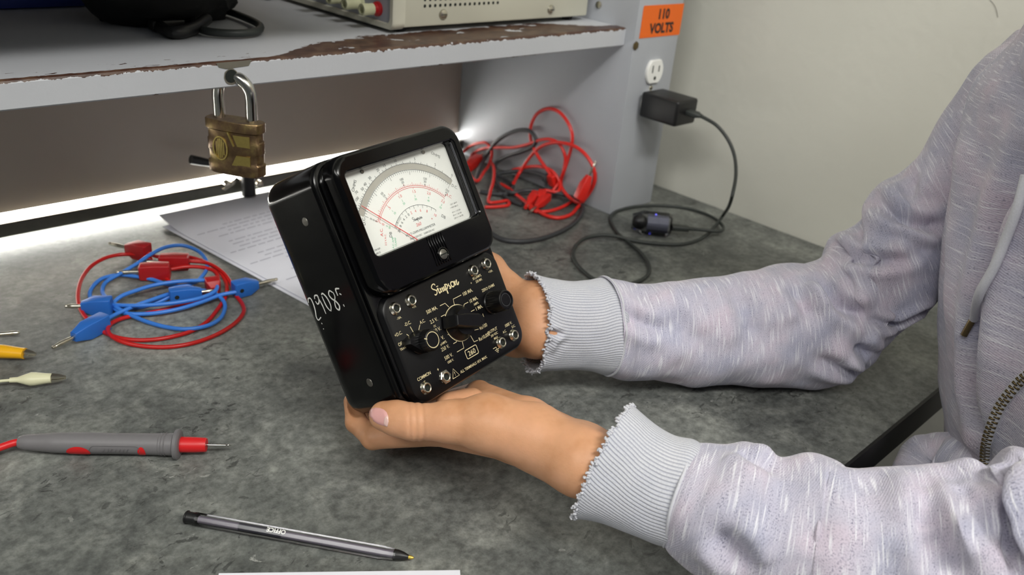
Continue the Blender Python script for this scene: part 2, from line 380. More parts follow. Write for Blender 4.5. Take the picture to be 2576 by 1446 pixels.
def text2d(s, h, x=0, y=0, align='LEFT', shear=0.0, sx=1.0, bold=0.0):
    c = bpy.data.curves.new('t', 'FONT'); c.body = s; c.size = h / 0.73; c.align_x = align; c.shear = shear; c.offset = bold; c.resolution_u = 3
    o = bpy.data.objects.new('t', c); COL.objects.link(o); dg = bpy.context.evaluated_depsgraph_get(); ev = o.evaluated_get(dg); me = ev.to_mesh()
    V = [(v.co.x * sx + x, v.co.y + y, 0) for v in me.vertices]; F = [list(p.vertices) for p in me.polygons]
    ev.to_mesh_clear(); bpy.data.objects.remove(o); bpy.data.curves.remove(c); return V, F
def ribbon(P, w, m=6, smooth=True):
    """flat painted stroke in the xy plane"""
    P = [(p[0], p[1], 0) for p in P]; C = catmull(P, m) if smooth and len(P) > 2 else np.array(P, float)
    T = np.gradient(C, axis=0); T /= np.linalg.norm(T, axis=1)[:, None] + 1e-12; N = np.c_[-T[:, 1], T[:, 0], T[:, 2] * 0]
    L = len(C); Wd = np.full(L, w) if np.isscalar(w) else np.interp(np.linspace(0, 1, L), np.linspace(0, 1, len(w)), w)
    V = np.vstack([C + N * Wd[:, None] / 2, C - N * Wd[:, None] / 2]); F = [[i, i + L, i + L + 1, i + 1] for i in range(L - 1)]; return V, F

# ------------------------------------------------------------------ room shell
def slab(name, a, b, mat, kind='structure', parent=None, bev=0.0):
    c = [(a[i] + b[i]) / 2 for i in range(3)]; s = [abs(b[i] - a[i]) for i in range(3)]
    V, F = box(c, s, bev); o = mesh_obj(name, V, F, mat, parent)
    if kind and parent is None: o['kind'] = kind
    return o
slab('wall_right', (0.985, -2.6, -0.76), (1.08, 1.06, 1.95), 'wall')
slab('wall_back', (-2.2, 0.97, -0.76), (0.985, 1.06, 1.95), 'wall')
slab('floor', (-2.2, -2.6, -0.82), (1.08, 1.06, -0.76), 'floor')
slab('ceiling', (-2.2, -2.6, 1.95), (1.08, 1.06, 2.0), 'ceil')

# workbench
wb = thing('workbench', 'workbench with a mottled grey stone-look top and black edge', 'workbench', (0.2, 0.56, -0.76))
slab('worktop', (-0.75, 0.1845, -0.03), (0.984, 0.968, 0.0), 'table', None, wb, 0.0006)
slab('edge_band', (-0.75, 0.182, -0.031), (0.984, 0.1845, -0.0002), 'edge', None, wb)
for x, yy in ((-0.70, (0.24, 0.92)), (0.60, (0.22,)), (0.93, (0.92,))):
    for y in yy: slab('leg', (x - 0.025, y - 0.025, -0.759), (x + 0.025, y + 0.025, -0.031), 'black', None, wb)

# ------------------------------------------------------------------ hutch: shelf, upright, back panel
X0, XS = -0.72, 0.8315
hu = thing('equipment_hutch', 'grey painted metal hutch with chipped shelf standing on the workbench', 'shelving', (0.2, 0.8, 0.0))
g = G(); ys, zt, zb = 0.651, 0.232, 0.211      # shelf pressed from sheet: deck, front lip, return
prof = [(ys + .012, zb), (ys + .0012, zb), (ys, zb + .0012), (ys, zt - .0025), (ys + .0008, zt - .0008), (ys + .0028, zt), (0.928, zt), (0.928, zt - .0015), (ys + .003, zt - .0018), (ys + .0016, zt - .003), (ys + .0016, zb + .0016), (ys + .012, zb + .0016)]
g.add(*loft([[(x, y, z) for y, z in prof] for x in (X0, XS - .0005)])); g.build('shelf', 'shelf', hu, angle=14)
# bare patch round the lock hole in the lip
cx, cz = on(581, 191, 1, ys)[0], on(581, 191, 1, ys)[2]
g = G(); ring = []
for k in range(40):
    a = 2 * PI * k / 40; rr = 1 + 0.10 * noise.noise(Vector((math.cos(a) * 2, math.sin(a) * 2, 3)))
    ring.append((cx + 0.0062 * rr * math.cos(a), ys - .00035, cz - .0005 + 0.0066 * rr * math.sin(a)))
g.add(ring, [list(range(40))]); hp = g.build('lock_hole_rim', 'bare', hu, smooth=False)
g = G(); g.add(*loft([[(cx + .0052 * math.cos(2 * PI * k / 30), y, cz + .0052 * math.sin(2 * PI * k / 30)) for k in range(30)] for y in (ys - .0008, ys - .0007)])); g.build('lock_hole', 'hole', hu, smooth=False)
g = G(); e0 = on(543, 158, 1, ys); g.add([(e0[0], ys - .0004, .2316), (e0[0] + .031, ys - .0004, .2318), (e0[0] + .028, ys - .0004, .2272), (e0[0] + .008, ys - .0004, .2262), (e0[0] + .002, ys - .0004, .228)], [[0, 1, 2, 3, 4][::-1]]); g.build('bare_patch', 'bare', hu, smooth=False)
up = slab('upright', (XS, 0.637, 0.0), (0.9185, 0.968, 0.62), 'paint', None, hu, 0.0012)
g = G(); g.add(*lathe([(0.0052, 0), (0.0052, .001), (0.003, .0016), (0.0, .0016)], 6), frame((0.8345, 0.6365, 0.2138), (0, 0, 1), (0, -1, 0))); g.build('bolt', 'bronze', hu)
g = G(); g.add(*lathe([(0.0045, 0), (0.0042, .0014), (0.002, .0022), (0.0, .0022)], 20), frame((XS - .0002, 0.6975, 0.2507), (0, 0, 1), (-1, 0, 0))); g.build('screw', 'nickel', hu)
g = G()   # back panel with a long folded seam above the light
prof = [(0.9385, .0282), (0.9385, .62), (0.9655, .62), (0.9655, .0282)]
g.add(*loft([[(x, y, z) for y, z in prof] for x in (X0, XS - .0004)])); g.build('back_panel', 'panel', hu, smooth=False)
slab('shade_shelf', (X0, 0.575, 0.372), (0.47, 0.937, 0.392), 'paint', None, hu)  # unseen shelf, added and sized to shade the rear of the deck below
g = G()   # dirty lower rail
prof = [(0.928, .0058), (0.9265, .0072), (0.9265, .0195), (0.928, .0207), (0.931, .0207), (0.931, .0058)]
g.add(*loft([[(x, y, z) for y, z in prof] for x in (X0, XS - .0004)])); g.build('lower_rail', 'darksteel', hu, angle=30)
# light strip behind the rail
ls = thing('light_strip', 'glowing white strip light along the foot of the hutch back panel', 'light', (0.2, 0.95, 0.004))
g = G(); g.add(*loft([[(x, 0.9522 + .0092 * math.cos(a), 0.0170 + .0108 * math.sin(a)) for a in [2 * PI * k / 20 for k in range(20)]] for x in (X0 + .002, XS - .009)])); g.build('light_tube', 'led', ls)
slab('tube_channel', (X0 + .002, 0.9620, 0.003), (XS - .002, 0.9655, 0.0280), 'white', None, ls)
g = G()
for s in (0.0208, 0.0222): g.add(*box(((X0 + XS) / 2, 0.9285, s), (XS - X0 - .004, .0016, .0007)))
g.build('trim_line', 'nickel', ls)

# ------------------------------------------------------------------ lever latch behind the padlock
lt = thing('lever_latch', 'black lever with silver screws on the light rail behind the padlock', 'latch', on(600, 470, 1, .915) * [1, 1, 0] + [0, 0, .001])
a = on(480, 401, 1, .905); b = on(556, 415, 1, .905)
g = G(); g.add(*tube([a, a + (b - a) * .25, b, b + (b - a) * .9], [.0052, .0050, .0036, .0030], 14, 3)); g.build('lever', 'black', lt)
c0 = on(625, 466, 1, .91); c0[2] = max(c0[2], .012)
g = G(); g.add(*lathe([(0.0, -.018), (.0085, -.018), (.0085, .012), (.0065, .016), (0, .016)], 20), frame(c0 + [0, 0, .006], (1, 0, 0))); g.build('pivot', 'black', lt)
for px in (572, 652):
    p = on(px, 463, 1, .912); g = G(); g.add(*lathe([(.0045, -.004), (.0045, .002), (.003, .003), (0, .003)], 16), frame(p, (1, 0, 0), (0, -1, 0))); g.build('screw', 'nickel', lt)
p = on(580, 462, 1, .918); g = G(); g.add([p, on(560, 476, 1, .918), on(566, 480, 1, .918), on(606, 452, 1, .918), on(596, 446, 1, .918)], [[0, 1, 2, 3, 4]])
V = g.v(); V2 = V + [0, .0015, 0]; n_ = len(V); mesh_obj('bracket', np.vstack([V, V2]), [list(range(n_)), list(range(n_, 2 * n_))[::-1]] + [[i, (i + 1) % n_, (i + 1) % n_ + n_, i + n_] for i in range(n_)], 'nickel', lt, smooth=False)

# ------------------------------------------------------------------ the meter in the hands
M3 = np.array(MMAT)
mt = thing('analog_multimeter', 'black analog multimeter with white needle dial held in both hands above the bench', 'multimeter', MM(0, 4, -35))
def mbuild(name, geo, mat, parent, **kw):
    V = geo.v() @ M3[:3, :3].T + M3[:3, 3]; return mesh_obj(name, V, geo.F, mat, parent, **kw)
VC, VH = 89.25, 85.25    # centre and half height of the case
def mring(u, w, r, dv=0.0, top=0.0, n=10): return [(x, y, w) for x, y in rring(u, VH - dv, r, n, 0, VC + top)]
U = 63.5
prof = [(U - 7, -71.5, 10, 7), (U - 3.2, -70.6, 12, 3.2), (U - 1.0, -68.3, 14, 1.0), (U - .1, -65, 15, .1), (U, -60, 15, 0), (U, -16.2, 15, 0), (U - .1, -14.6, 15, .1),
        (U - .9, -14.0, 14.5, .9), (U - .9, -13.2, 14.5, .9), (U - .2, -12.6, 15, .2), (U - .6, -11.4, 15, .6), (U - 2.0, -10.9, 14, 2.0), (U - 3.4, -10.7, 13, 3.4), (U - 3.6, -10.0, 13, 3.6), (U - 3.3, -8.6, 13, 3.3), (U - 3.9, -7.8, 13, 3.9), (U - 6.2, -7.4, 12, 6.2), (U - 14, -7.3, 10, 14)]
g = G(); g.add(*loft([mring(u, w, r, dv) for u, w, r, dv in prof])); mbuild('case', g, 'bake', mt, angle=32)
# bezel round the window: body with a real opening
bu, bt, bb = 55.2, 171.5, 82.0; wu, wt, wbt = 50.0, 162.2, 106.0; zf = 4.7
def bring(ins, w, r, n=10): return [(x, y, w) for x, y in rring(bu - ins, (bt - bb) / 2 - ins, r, n, 0, (bt + bb) / 2)]
def wring(ins, w, r, n=10): return [(x, y, w) for x, y in rring(wu - ins, (wt - wbt) / 2 - ins, r, n, 0, (wt + wbt) / 2)]
g = G(); g.add(*loft([bring(-2.4, -7.5, 13), bring(-2.2, -3.5, 13), bring(-1.9, 1.6, 13), bring(-.9, 3.6, 12.6), bring(.6, zf, 12), bring(2.0, zf, 11), wring(-.8, zf, 4.2), wring(0, zf - .6, 3.6), wring(.3, -2.0, 3.2), wring(.3, -5.6, 3)], False, False)); mbuild('dial_bezel', g, 'bake', mt, angle=32)
g = G()   # tapered ribs under the window
for k in range(7):
    u = -5.6 + k * 2.25; g.add(*box((u, 95.3, zf + .25), (1.0, 20.5, .9), .3, 1))
mbuild('bezel_ribs', g, 'bake', mt)
g = G(); g.add(*lathe([(5.0, zf - .2), (5.0, zf + 1.0), (4.2, zf + 1.3), (3.7, zf + .7)], 32), Matrix.Translation((2.2, 91.0, 0))); mbuild('zero_screw_collar', g, 'bake', mt)
g = G(); g.add(*lathe([(3.5, zf + .2), (3.5, zf + 1.2), (3.0, zf + 1.6), (0, zf + 1.7)], 28), Matrix.Translation((2.2, 91.0, 0))); zs = mbuild('zero_screw', g, 'darksteel', mt)
g = G(); g.add(*box((2.2, 91.0, zf + 1.7), (6.2, .9, .2))); mbuild('slot', g, 'hole', zs)
# dial
g = G(); g.add(*box((0.3, 134.2, -5.9), (101, 57.4, .8))); dl = mbuild('dial', g, 'dial', mt, smooth=False)
g = G(); g.add(*box((0, 134.1, -.6), (100.2, 56.6, .5))); mbuild('window', g, 'window', mt, smooth=False)
g = G(); g.add(*tube([(49.6, 108.5, .4), (49.9, 135, .6), (49.6, 159.5, .4)], 1.3, 10)); mbuild('window_gasket', g, 'clear', mt)
MT_['shine'] = simple('grey_metal_glint', rgb(150, 150, 155), 0.12, 0.9, 0.05)
g = G(); g.add(*tube([(49.9, 107.4, 1.2), (49.95, 134, 1.4), (49.9, 160.6, 1.2)], 1.0, 12)); mbuild('window_glint', g, 'shine', mt)  # bright metal rod standing in for a reflection on the inner wall
DC = (0.7, 101.0)
def pol(r, deg): a = math.radians(deg); return (DC[0] + r * math.sin(a), DC[1] + r * math.cos(a))
zd = -5.42
def dialpart(name, geos, mat):
    g = G()
    for V, F in geos: V = np.array(V, float); V[:, 2] += zd; g.add(V, F)
    return mbuild(name, g, mat, dl, smooth=False)
def arc(r, a0, a1, w, n=40): return ribbon([pol(r, a) for a in np.linspace(a0, a1, n)], w, 1, False)
def tick(r0, r1, a, w=.22): return ribbon([pol(r0, a), pol(r1, a)], w, 1, False)
def dtext(s, h, r, a, rot=None, sx=1.0):
    V, F = text2d(s, h, 0, -h / 2, 'CENTER', sx=sx); V = np.array(V); t = -math.radians(a if rot is None else rot); p = pol(r, a)
    R_ = np.array([[math.cos(t), -math.sin(t)], [math.sin(t), math.cos(t)]]); V[:, :2] = V[:, :2] @ R_.T + p; return V, F
def flat(s, h, x, y, al='LEFT', rot=0, **k):
    V, F = text2d(s, h, 0, 0, al, **k); V = np.array(V); t = math.radians(rot); R_ = np.array([[math.cos(t), -math.sin(t)], [math.sin(t), math.cos(t)]]); V[:, :2] = V[:, :2] @ R_.T + (x, y); return V, F
A0, A1 = -51.5, 51.5
dialpart('mirror_band', [arc(53.9, A0 - 1, A1 + 1, 4.0, 60)], 'mirror')
zd += .06
bl = [arc(56.1, A0, A1, .28, 60), arc(51.6, A0, A1, .28, 60), arc(27.2, -48, 46, .28)]
for k, a in enumerate(np.linspace(A0, A1, 51)): bl.append(tick(51.6, 49.9 if k % 10 else 48.2, a))
oh = [(0, 50.5), (1, 42), (2, 35), (3, 28), (4, 22.5), (5, 17.5), (6, 13), (8, 6.5), (10, 0.5), (12, -4), (15, -9.5), (17.5, -13), (20, -16), (25, -21), (30, -25), (35, -28.2), (40, -31), (45, -33.3), (50, -35), (60, -37.5), (70, -39.5), (80, -41), (90, -42.2), (100, -43.3), (125, -45), (150, -46.5), (200, -48.3), (500, -50), (1000, -51)]
for v, a in oh: bl.append(tick(56.1, 57.7, a))
for a in np.arange(-12, 49, 1.7): bl.append(tick(56.1, 56.9, a, .16))
for s, a in (('0', 50.5), ('2', 35), ('5', 17.5), ('10', .5), ('15', -9.5), ('20', -16), ('30', -25), ('40', -31), ('50', -35), ('70', -39.5), ('100', -43.3), ('150', -46.5), ('200', -48.6)): bl.append(dtext(s, 1.9, 59.3 + (2.6 if s in ('150', '70') else 0) + (.6 if len(s) > 2 else 0), a, a if abs(a) < 30 else a * .62))
for k, a in enumerate((-51.5, -25.8, 0, 25.8, 51.5)):
    for j, s in enumerate((('0', '0', '0'), ('50', '10', '2'), ('100', '20', '4'), ('150', '30', '6'), ('200', '40', '8'))[k]): bl.append(dtext(s, 1.7, 46.3 - j * 2.1, a))
for s, x, y, r in (('OHMS', -40.5, 149.2, 50), ('OHMS', 34.5, 157.5, -38), ('D.C.', -41.5, 127.0, 70), ('D.C.', 42.0, 131.5, -38), ('DB', -25.0, 113.5, 66), ('DB', 22.5, 114.5, -45)): bl.append(flat(s, 2.2, x, y, 'LEFT', r))
for k, a in enumerate(np.linspace(-48, 46, 12)): bl.append(tick(27.2, 25.0 if k % 2 == 0 else 25.8, a))
for s, a in (('20', -50), ('8', -41), ('6', -34), ('4', -27), ('2', -20), ('0', -13)): bl.append(dtext(s, 1.9, 23.4, a))
for k in range(11): bl.append(tick(27.2, 25.4, -48 + k * 1.9, .16))
# script trade name, small, on the dial
def _uv(px, py):
    d = ray(px, py); n = MR[:, 2]; p0 = MM(0, 0, -3.0); t = (n @ (p0 - CAM)) / (n @ d); return Minv(CAM + d * t)[:2]
def _strokes():
    """pen strokes of the cursive trade name in panel millimetres"""
    St = [([(402, 322), (372, 286), (330, 295), (298, 348), (300, 402), (345, 440), (410, 460), (452, 490), (460, 540), (442, 590), (415, 606), (388, 585)], .75),
          ([(458, 342), (466, 364)], 1.9), ([(455, 470), (482, 408), (500, 460), (520, 520), (540, 550), (562, 505)], .85), ([(540, 402), (598, 526)], 1.05), ([(560, 490), (600, 392)], .45),
          ([(600, 380), (650, 506)], 1.05), ([(620, 450), (654, 352)], .45), ([(654, 348), (684, 468), (704, 448), (712, 405)], .95), ([(676, 285), (786, 565)], 1.0), ([(700, 300), (728, 290), (758, 325), (766, 375), (755, 425), (732, 442)], .8),
          ([(755, 440), (790, 268)], .4), ([(788, 268), (800, 325), (850, 358), (868, 385), (848, 408), (818, 398)], .9), ([(905, 214), (866, 232), (862, 290), (892, 345), (932, 362), (962, 325), (958, 262), (930, 220), (905, 214)], .85),
          ([(956, 190), (1010, 322)], 1.05), ([(985, 262), (1018, 160)], .45), ([(1020, 152), (1052, 292), (1074, 296), (1088, 258), (1092, 210)], .9)]
    return [([tuple(_uv(1060 + x / 11.675, 690 + y / 11.675)) for x, y in P], w) for P, w in St]
def simpson(cx, cy, k):
    S_ = _strokes(); A = np.vstack([np.array(P) for P, w in S_]); c = np.array([-0.6, 68.0])
    return [ribbon([((u - c[0]) * k + cx, (v - c[1]) * k + cy) for u, v in P], w * k, 5) for P, w in S_]
bl += simpson(.8, 118.6, .36)
bl += [flat('VOLT-OHM-MILLIAMMETER', 1.7, .7, 110.4, 'CENTER'), flat('20,000 \u03a9/V DC    5,000 \u03a9/V AC', 1.3, .7, 107.5, 'CENTER'), flat('ZERO DB REF.', 1.2, -47, 109.6), flat('1 MW 600 \u03a9', 1.2, -47, 107.2),
       flat('1 MW 600 \u03a9', 1.1, 33.5, 117.0), flat('10 V. + 12 DB', 1.1, 33.5, 113.6), flat('50 V. + 26 DB', 1.1, 33.5, 111.4), flat('250 V. + 40 DB', 1.1, 33.5, 109.2), flat('CAT. 60HZ', 1.1, 34.5, 119.2)]
dialpart('black_scale', bl, 'dblack')
rd = [arc(40.6, A0, A1, .3, 60), arc(39.5, A0, A1, .3, 60)]
for k, a in enumerate(np.linspace(A0, A1, 51)): rd.append(tick(40.6, 41.9 if k % 5 else 43.0, a, .2))
for s, a in (('0', -51.5), ('.5', -30.9), ('1.0', -10.3), ('1.5', 10.3), ('2.0', 30.9), ('2.5', 51.5)): rd.append(dtext(s, 2.0, 36.6, a)); rd.append(tick(39.5, 38.0, a, .2))
for s, a in (('2', -6), ('4', 4), ('6', 15), ('8', 29), ('10', 47)): rd.append(dtext(s, 1.9, 23.4, a))
rd += [flat('A.C.', 2.2, -31.5, 116.5, 'LEFT', 68), flat('2.5 V.A.C.', 1.4, -31.5, 110.0, 'LEFT', 68), flat('A.C.', 2.2, 34, 126.8, 'LEFT', -42), flat('260', 2.3, .7, 114.2, 'CENTER', shear=.15), flat('+', 2, 13, 114.5)]
dialpart('red_scale', rd, 'dred')
gr = []
for s, a in (('0', -51.5), ('1', -30.9), ('2', -10.3), ('3', 10.3), ('4', 30.9), ('5', 51.5)):
    for j in range(2): gr.append(dtext(s + '0' * j, 1.5, 33.4 - j * 2.2, a))
gr += [flat('A.C. AMP', 1.4, -26.5, 106.5, 'LEFT', 68), flat('CLAMP', 1.4, -24.0, 107.0, 'LEFT', 68)]
dialpart('green_scale', gr, 'dgreen')
g = G(); V, F = ribbon([(-6.2, 105.6), (-40.3, 139.6)], [.5, .3], 2, False); V = np.array(V); V[:, 2] = -3.6; V2 = V.copy(); V2[:, 2] += .25; g.add(V, F); g.add(V2, F); mbuild('needle', g, 'needle', mt, smooth=False)
for u in (-28.5, 28.0):
    g = G(); g.add(*lathe([(1.4, -5.4), (1.2, -4.6), (0, -4.5)], 14), Matrix.Translation((u, 160, 0))); mbuild('dial_screw', g, 'darksteel', dl)
# control panel: a raised pad
pt, pb = 78.6, 7.0; pz = -3.0
def pring(ins, w, r): return [(x, y, w) for x, y in rring(55.6 - ins, (pt - pb) / 2 - ins, r, 10, 0, (pt + pb) / 2)]
g = G(); g.add(*loft([pring(-2.0, -7.5, 12), pring(-1.6, -5.4, 12), pring(-.4, -3.6, 11), pring(.8, pz, 10.5)])); cp = mbuild('control_panel', g, 'panelblk', mt, angle=28)
# lettering
zd = pz + .06; T_ = []
def pt_(s, h, x, y, al='LEFT', **k): T_.append(flat(s, h, x, y, al, **k))
LW = .42
def ln(*P, w=LW): T_.append(ribbon(P, w, 1, False))
def P_(s, h, x, y, al='LEFT'): pt_(s, h * .92, x + (0 if al == 'LEFT' else 0), y + h * .04, al, sx=.84, bold=.012)
T_ += simpson(-.6, 68.0, 1.0)
KX, KY = .8, 42.8
P_('500 MA.', 2.9, -22.8, 58.0); ln((-9.6, 59.3), (-4.6, 59.3), (-2.6, 55.8)); P_('2.5 V.', 2.9, -22.8, 51.0); ln((-12.2, 52.4), (-8.6, 52.4), (-7.8, 51.0))
P_('1V.', 1.9, -21.5, 47.8); P_('10 V.', 2.9, -22.5, 44.4); ln((-12.6, 45.6), (-9.6, 45.6)); P_('50 V.', 2.9, -22.5, 37.9); ln((-12.4, 39.3), (-9.0, 39.3)); P_('\u03bcAMPS.', 1.9, -21.5, 34.9)
P_('250 V.', 2.9, -22.5, 30.9); ln((-10.6, 32.0), (-7.4, 32.0), (-6.8, 33.0)); P_('500 V.', 2.9, -22.5, 24.6); ln((-10.2, 25.7), (-3.2, 25.7), (-2.4, 30.2)); P_('1000 V.', 1.9, -21.5, 21.6)
P_('100 MA.', 2.9, 13.0, 57.8); ln((11.9, 59.3), (3.6, 59.3), (2.8, 55.5)); P_('10 MA.', 2.9, 16.6, 51.2); ln((15.6, 52.6), (11.4, 52.6), (10.2, 51.2)); P_('AMPS.', 1.9, 19.6, 48.2); P_('1 MA.', 2.9, 19.6, 44.3); ln((18.6, 45.8), (15.0, 45.8)); P_('Rx1', 2.9, 20.4, 37.9); ln((19.4, 39.3), (12.8, 41.0))
P_('Rx100', 2.9, 16.8, 30.9); ln((15.8, 32.2), (11.8, 33.0)); P_('Rx10,000', 2.9, 12.4, 24.2); ln((11.4, 25.6), (7.6, 25.9), (6.6, 31.0))
P_('+D.C.', 2.5, -54, 54.1); P_('-D.C.', 2.5, -43.6, 57.4); P_('A.C.', 2.5, -31.0, 54.1); P_('OFF', 2.5, -54, 47.7); P_('TRANSIT', 1.8, -54, 44.6)
ln((-44.6, 52.6), (-41.6, 48.8)); ln((-39.6, 56.0), (-38.8, 51.0)); ln((-31.6, 54.0), (-34.2, 51.2)); ln((-47.6, 48.6), (-45.8, 47.4))
P_('-10A.', 1.8, -47.5, 63.5); P_('+1V.', 1.8, -30.5, 65.6, 'CENTER'); P_('50 \u03bcAMPS.', 2.0, 32.0, 64.8, 'CENTER'); P_('250 MV.', 2.0, 32.6, 61.9, 'CENTER'); P_('+', 2.2, 24.0, 62.6); P_('+10A.', 1.8, 46.5, 64.2, 'CENTER')
P_('ZERO OHMS', 2.3, 31.6, 54.1); P_('COMMON', 2.5, -50.0, 21.5); P_('\u2013', 2.5, -45.6, 18.8); P_('+', 3, -31.0, 20.4, 'CENTER'); P_('OUTPUT', 2.5, 27.6, 25.2, 'CENTER'); P_('350 VDC', 1.9, 28.0, 22.4, 'CENTER'); P_('MAX.', 1.9, 28.6, 19.6, 'CENTER')
P_('1000 V.', 2.5, 44.6, 23.4, 'CENTER'); P_('A.C.', 2.0, 36.6, 20.4); P_('D.C.', 2.0, 46.8, 20.4); P_('ALL TERMINALS 1KV. MAX.', 2.2, -13.8, 11.2)
ln((-22.0, 11.0), (-15.4, 11.0), (-18.7, 17.0), (-22.0, 11.0), w=.4); P_('!', 3.2, -18.7, 12.0, 'CENTER')
ln((22.0, 14.6), (25.4, 14.6), (25.4, 12.8)); ln((23.2, 12.8), (27.6, 12.8)); ln((24.0, 11.7), (26.8, 11.7)); ln((24.8, 10.7), (26.0, 10.7))
r4 = [(x, y) for x, y in rring(5.9, 3.1, 1.1, 5, 2.3, 20.6)]; T_.append(ribbon(r4 + [r4[0]], .5, 1, False)); pt_('260', 3.6, 2.3, 18.8, 'CENTER', bold=.02)
T_.append(ribbon([(KX + 12.6 * math.cos(a), KY + 12.6 * math.sin(a)) for a in np.linspace(0, 2 * PI, 60)], .5, 1, False))
g = G()
for V, F in T_: V = np.array(V, float); V[:, 2] += zd; g.add(V, F)
mbuild('panel_lettering', g, 'gold', cp, smooth=False)
# range switch: skirt, bar grip
g = G(); g.add(*lathe([(12.3, pz), (12.3, pz + 1.2), (11.2, pz + 2.6), (9.4, pz + 4.6), (8.8, pz + 7.2), (0, pz + 7.4)], 56), Matrix.Translation((KX, KY, 0))); rk = mbuild('range_knob', g, 'knob', mt, angle=30)
g = G()
Mr = Matrix.Translation((KX, KY, 0)) @ Matrix.Rotation(math.radians(-21), 4, 'Z')
out = [(-15.5, -3.8), (-15.5, 3.8), (-6, 4.8), (7.5, 4.6), (10.5, 2.8), (11.2, 0), (10.5, -2.8), (7.5, -4.6), (-6, -4.8)]
g.add(*loft([[(x * s, y * s2, w) for x, y in out] for w, s, s2 in ((pz + 1.6, 1.0, 1.08), (pz + 13.0, .97, 1), (pz + 14.6, .93, .9), (pz + 15.2, .90, .8))]), Mr); mbuild('grip', g, 'knob', rk, angle=40)
# function switch and zero ohms knob
def knob(u, v, r, h, name, ring, mat='knob'):
    g = G(); n = 64; pr_ = [(r * 1.08, pz), (r * 1.08, pz + 1.5), (r, pz + 2.2), (r * .96, pz + h - 1.6), (r * .90, pz + h - .3), (r * .78, pz + h), (r * .74, pz + h - .8), (0, pz + h - .9)]
    V, F = lathe(pr_, n); V = np.array(V)
    for i in range(2 * n, 4 * n): V[i, :2] *= 1 + (0.022 if i % 2 else -0.022)
    g.add(V, F, Matrix.Translation((u, v, 0))); k = mbuild(name, g, mat, mt, angle=30)
    g = G(); V, F = ribbon([(ring * math.cos(a), ring * math.sin(a)) for a in np.linspace(0, 2 * PI, 40)], .5, 1, False); V = np.array(V); V[:, 2] = pz + h - .62; g.add(V, F, Matrix.Translation((u, v, 0)))
    return k, g
k, g = knob(-38.0, 44.2, 7.3, 15.4, 'function_knob', 5.1); V, F = ribbon([(-5.1, 0), (-7.4, 0.2)], .6, 1, False); V = np.array(V); V[:, 2] = pz + 15.45; g.add(V, F, Matrix.Translation((-38.0, 44.2, 0)) @ Matrix.Rotation(math.radians(-25), 4, 'Z')); mbuild('indicator_ring', g, 'gold', k, smooth=False)
g = G(); g.add(*loft([[(x, y, w) for x, y in ((-13.5, -1.6), (-13.5, 1.6), (-4, 6.4), (0, 7.6), (0, -7.6), (-4, -6.4))] for w in (pz, pz + 9)]), Matrix.Translation((-38.0, 44.2, 0)) @ Matrix.Rotation(math.radians(-20), 4, 'Z')); mbuild('pointer', g, 'knob', k, angle=30)
k, g = knob(36.2, 44.4, 7.7, 15.6, 'zero_ohms_knob', 4.4); mbuild('indicator_ring', g, 'rubber', k, smooth=False)
# jacks
for i, (u, v) in enumerate([(-46.1, 71), (-31.8, 71.2), (30.2, 71), (44.5, 71.4), (-46.3, 15.4), (-28.2, 15.2), (31.0, 15.6), (45.4, 15.6)]):
    hexa = i == 5
    g = G(); g.add(*lathe([(4.4, pz), (4.4, pz + .5), (3.9, pz + 1.2), (3.5, pz + 2.2), (2.9, pz + 2.6), (2.35, pz + 2.4), (2.25, pz - 3.5)], 30, False), Matrix.Translation((u, v, 0)))
    if hexa: g.add(*lathe([(4.9, pz), (4.9, pz + 1.6), (4.3, pz + 2.0), (3.2, pz + 2.0)], 6, False), Matrix.Translation((u, v, 0)))
    j = mbuild('jack', g, 'nickel', mt, angle=30)
    g = G(); g.add(*lathe([(2.6, pz + .6), (0, pz + .6)], 20, False), Matrix.Translation((u, v, 0))); mbuild('socket', g, 'hole', j, smooth=False)
# hand painted number on the left side, and two side screws
g = G()
def side(P, w):
    V, F = ribbon(P, w, 5); V = np.array(V); V = np.c_[np.full(len(V), -U - .12), V[:, 1], V[:, 0]]; g.add(V, F)
DG = [[(-65.6, 91.6), (-64.4, 94.2), (-61.6, 94.2), (-60.8, 90.5), (-61.6, 85.5), (-63.4, 80.6), (-62.6, 78.6), (-58.2, 80.0)],
      [(-57.0, 93.0), (-55.8, 95.0), (-52.6, 94.6), (-53.6, 90.2), (-56.2, 89.2), (-57.2, 91.4)], [(-53.0, 94.0), (-51.4, 88.0), (-51.2, 81.4)],
      [(-47.8, 94.4), (-46.2, 95.2), (-43.4, 92.0), (-42.4, 86.0), (-44.6, 82.2)], [(-48.0, 93.4), (-47.2, 86.0), (-45.2, 82.6)],
      [(-34.8, 94.0), (-37.6, 95.6), (-39.8, 93.2), (-38.4, 90.2), (-35.0, 87.6), (-33.4, 84.2), (-35.4, 81.8), (-37.6, 83.6), (-36.8, 87.4), (-34.2, 91.0), (-34.4, 94.0)],
      [(-26.4, 95.2), (-30.4, 95.4), (-30.8, 91.0)], [(-28.2, 92.0), (-26.6, 91.0)], [(-28.6, 84.6), (-28.4, 83.0)]]
for s in DG: side(s, [.9, 1.3, .8])
side([(-60.2, 76.2), (-60.0, 75.2)], .8); side([(-60.8, 72.2), (-60.6, 71.5)], .8)
mbuild('painted_number', g, 'chalk', mt, smooth=False)
for v, w in ((142.5, -34), (29.8, -34)):
    g = G(); V, F = lathe([(3.0, .1), (2.6, .5), (0, .6)], 22); V = np.array(V); V = np.c_[-U - V[:, 2], V[:, 0] + v, V[:, 1] + w]; g.add(V, [f[::-1] for f in F]); mbuild('side_screw', g, 'darksteel', mt)

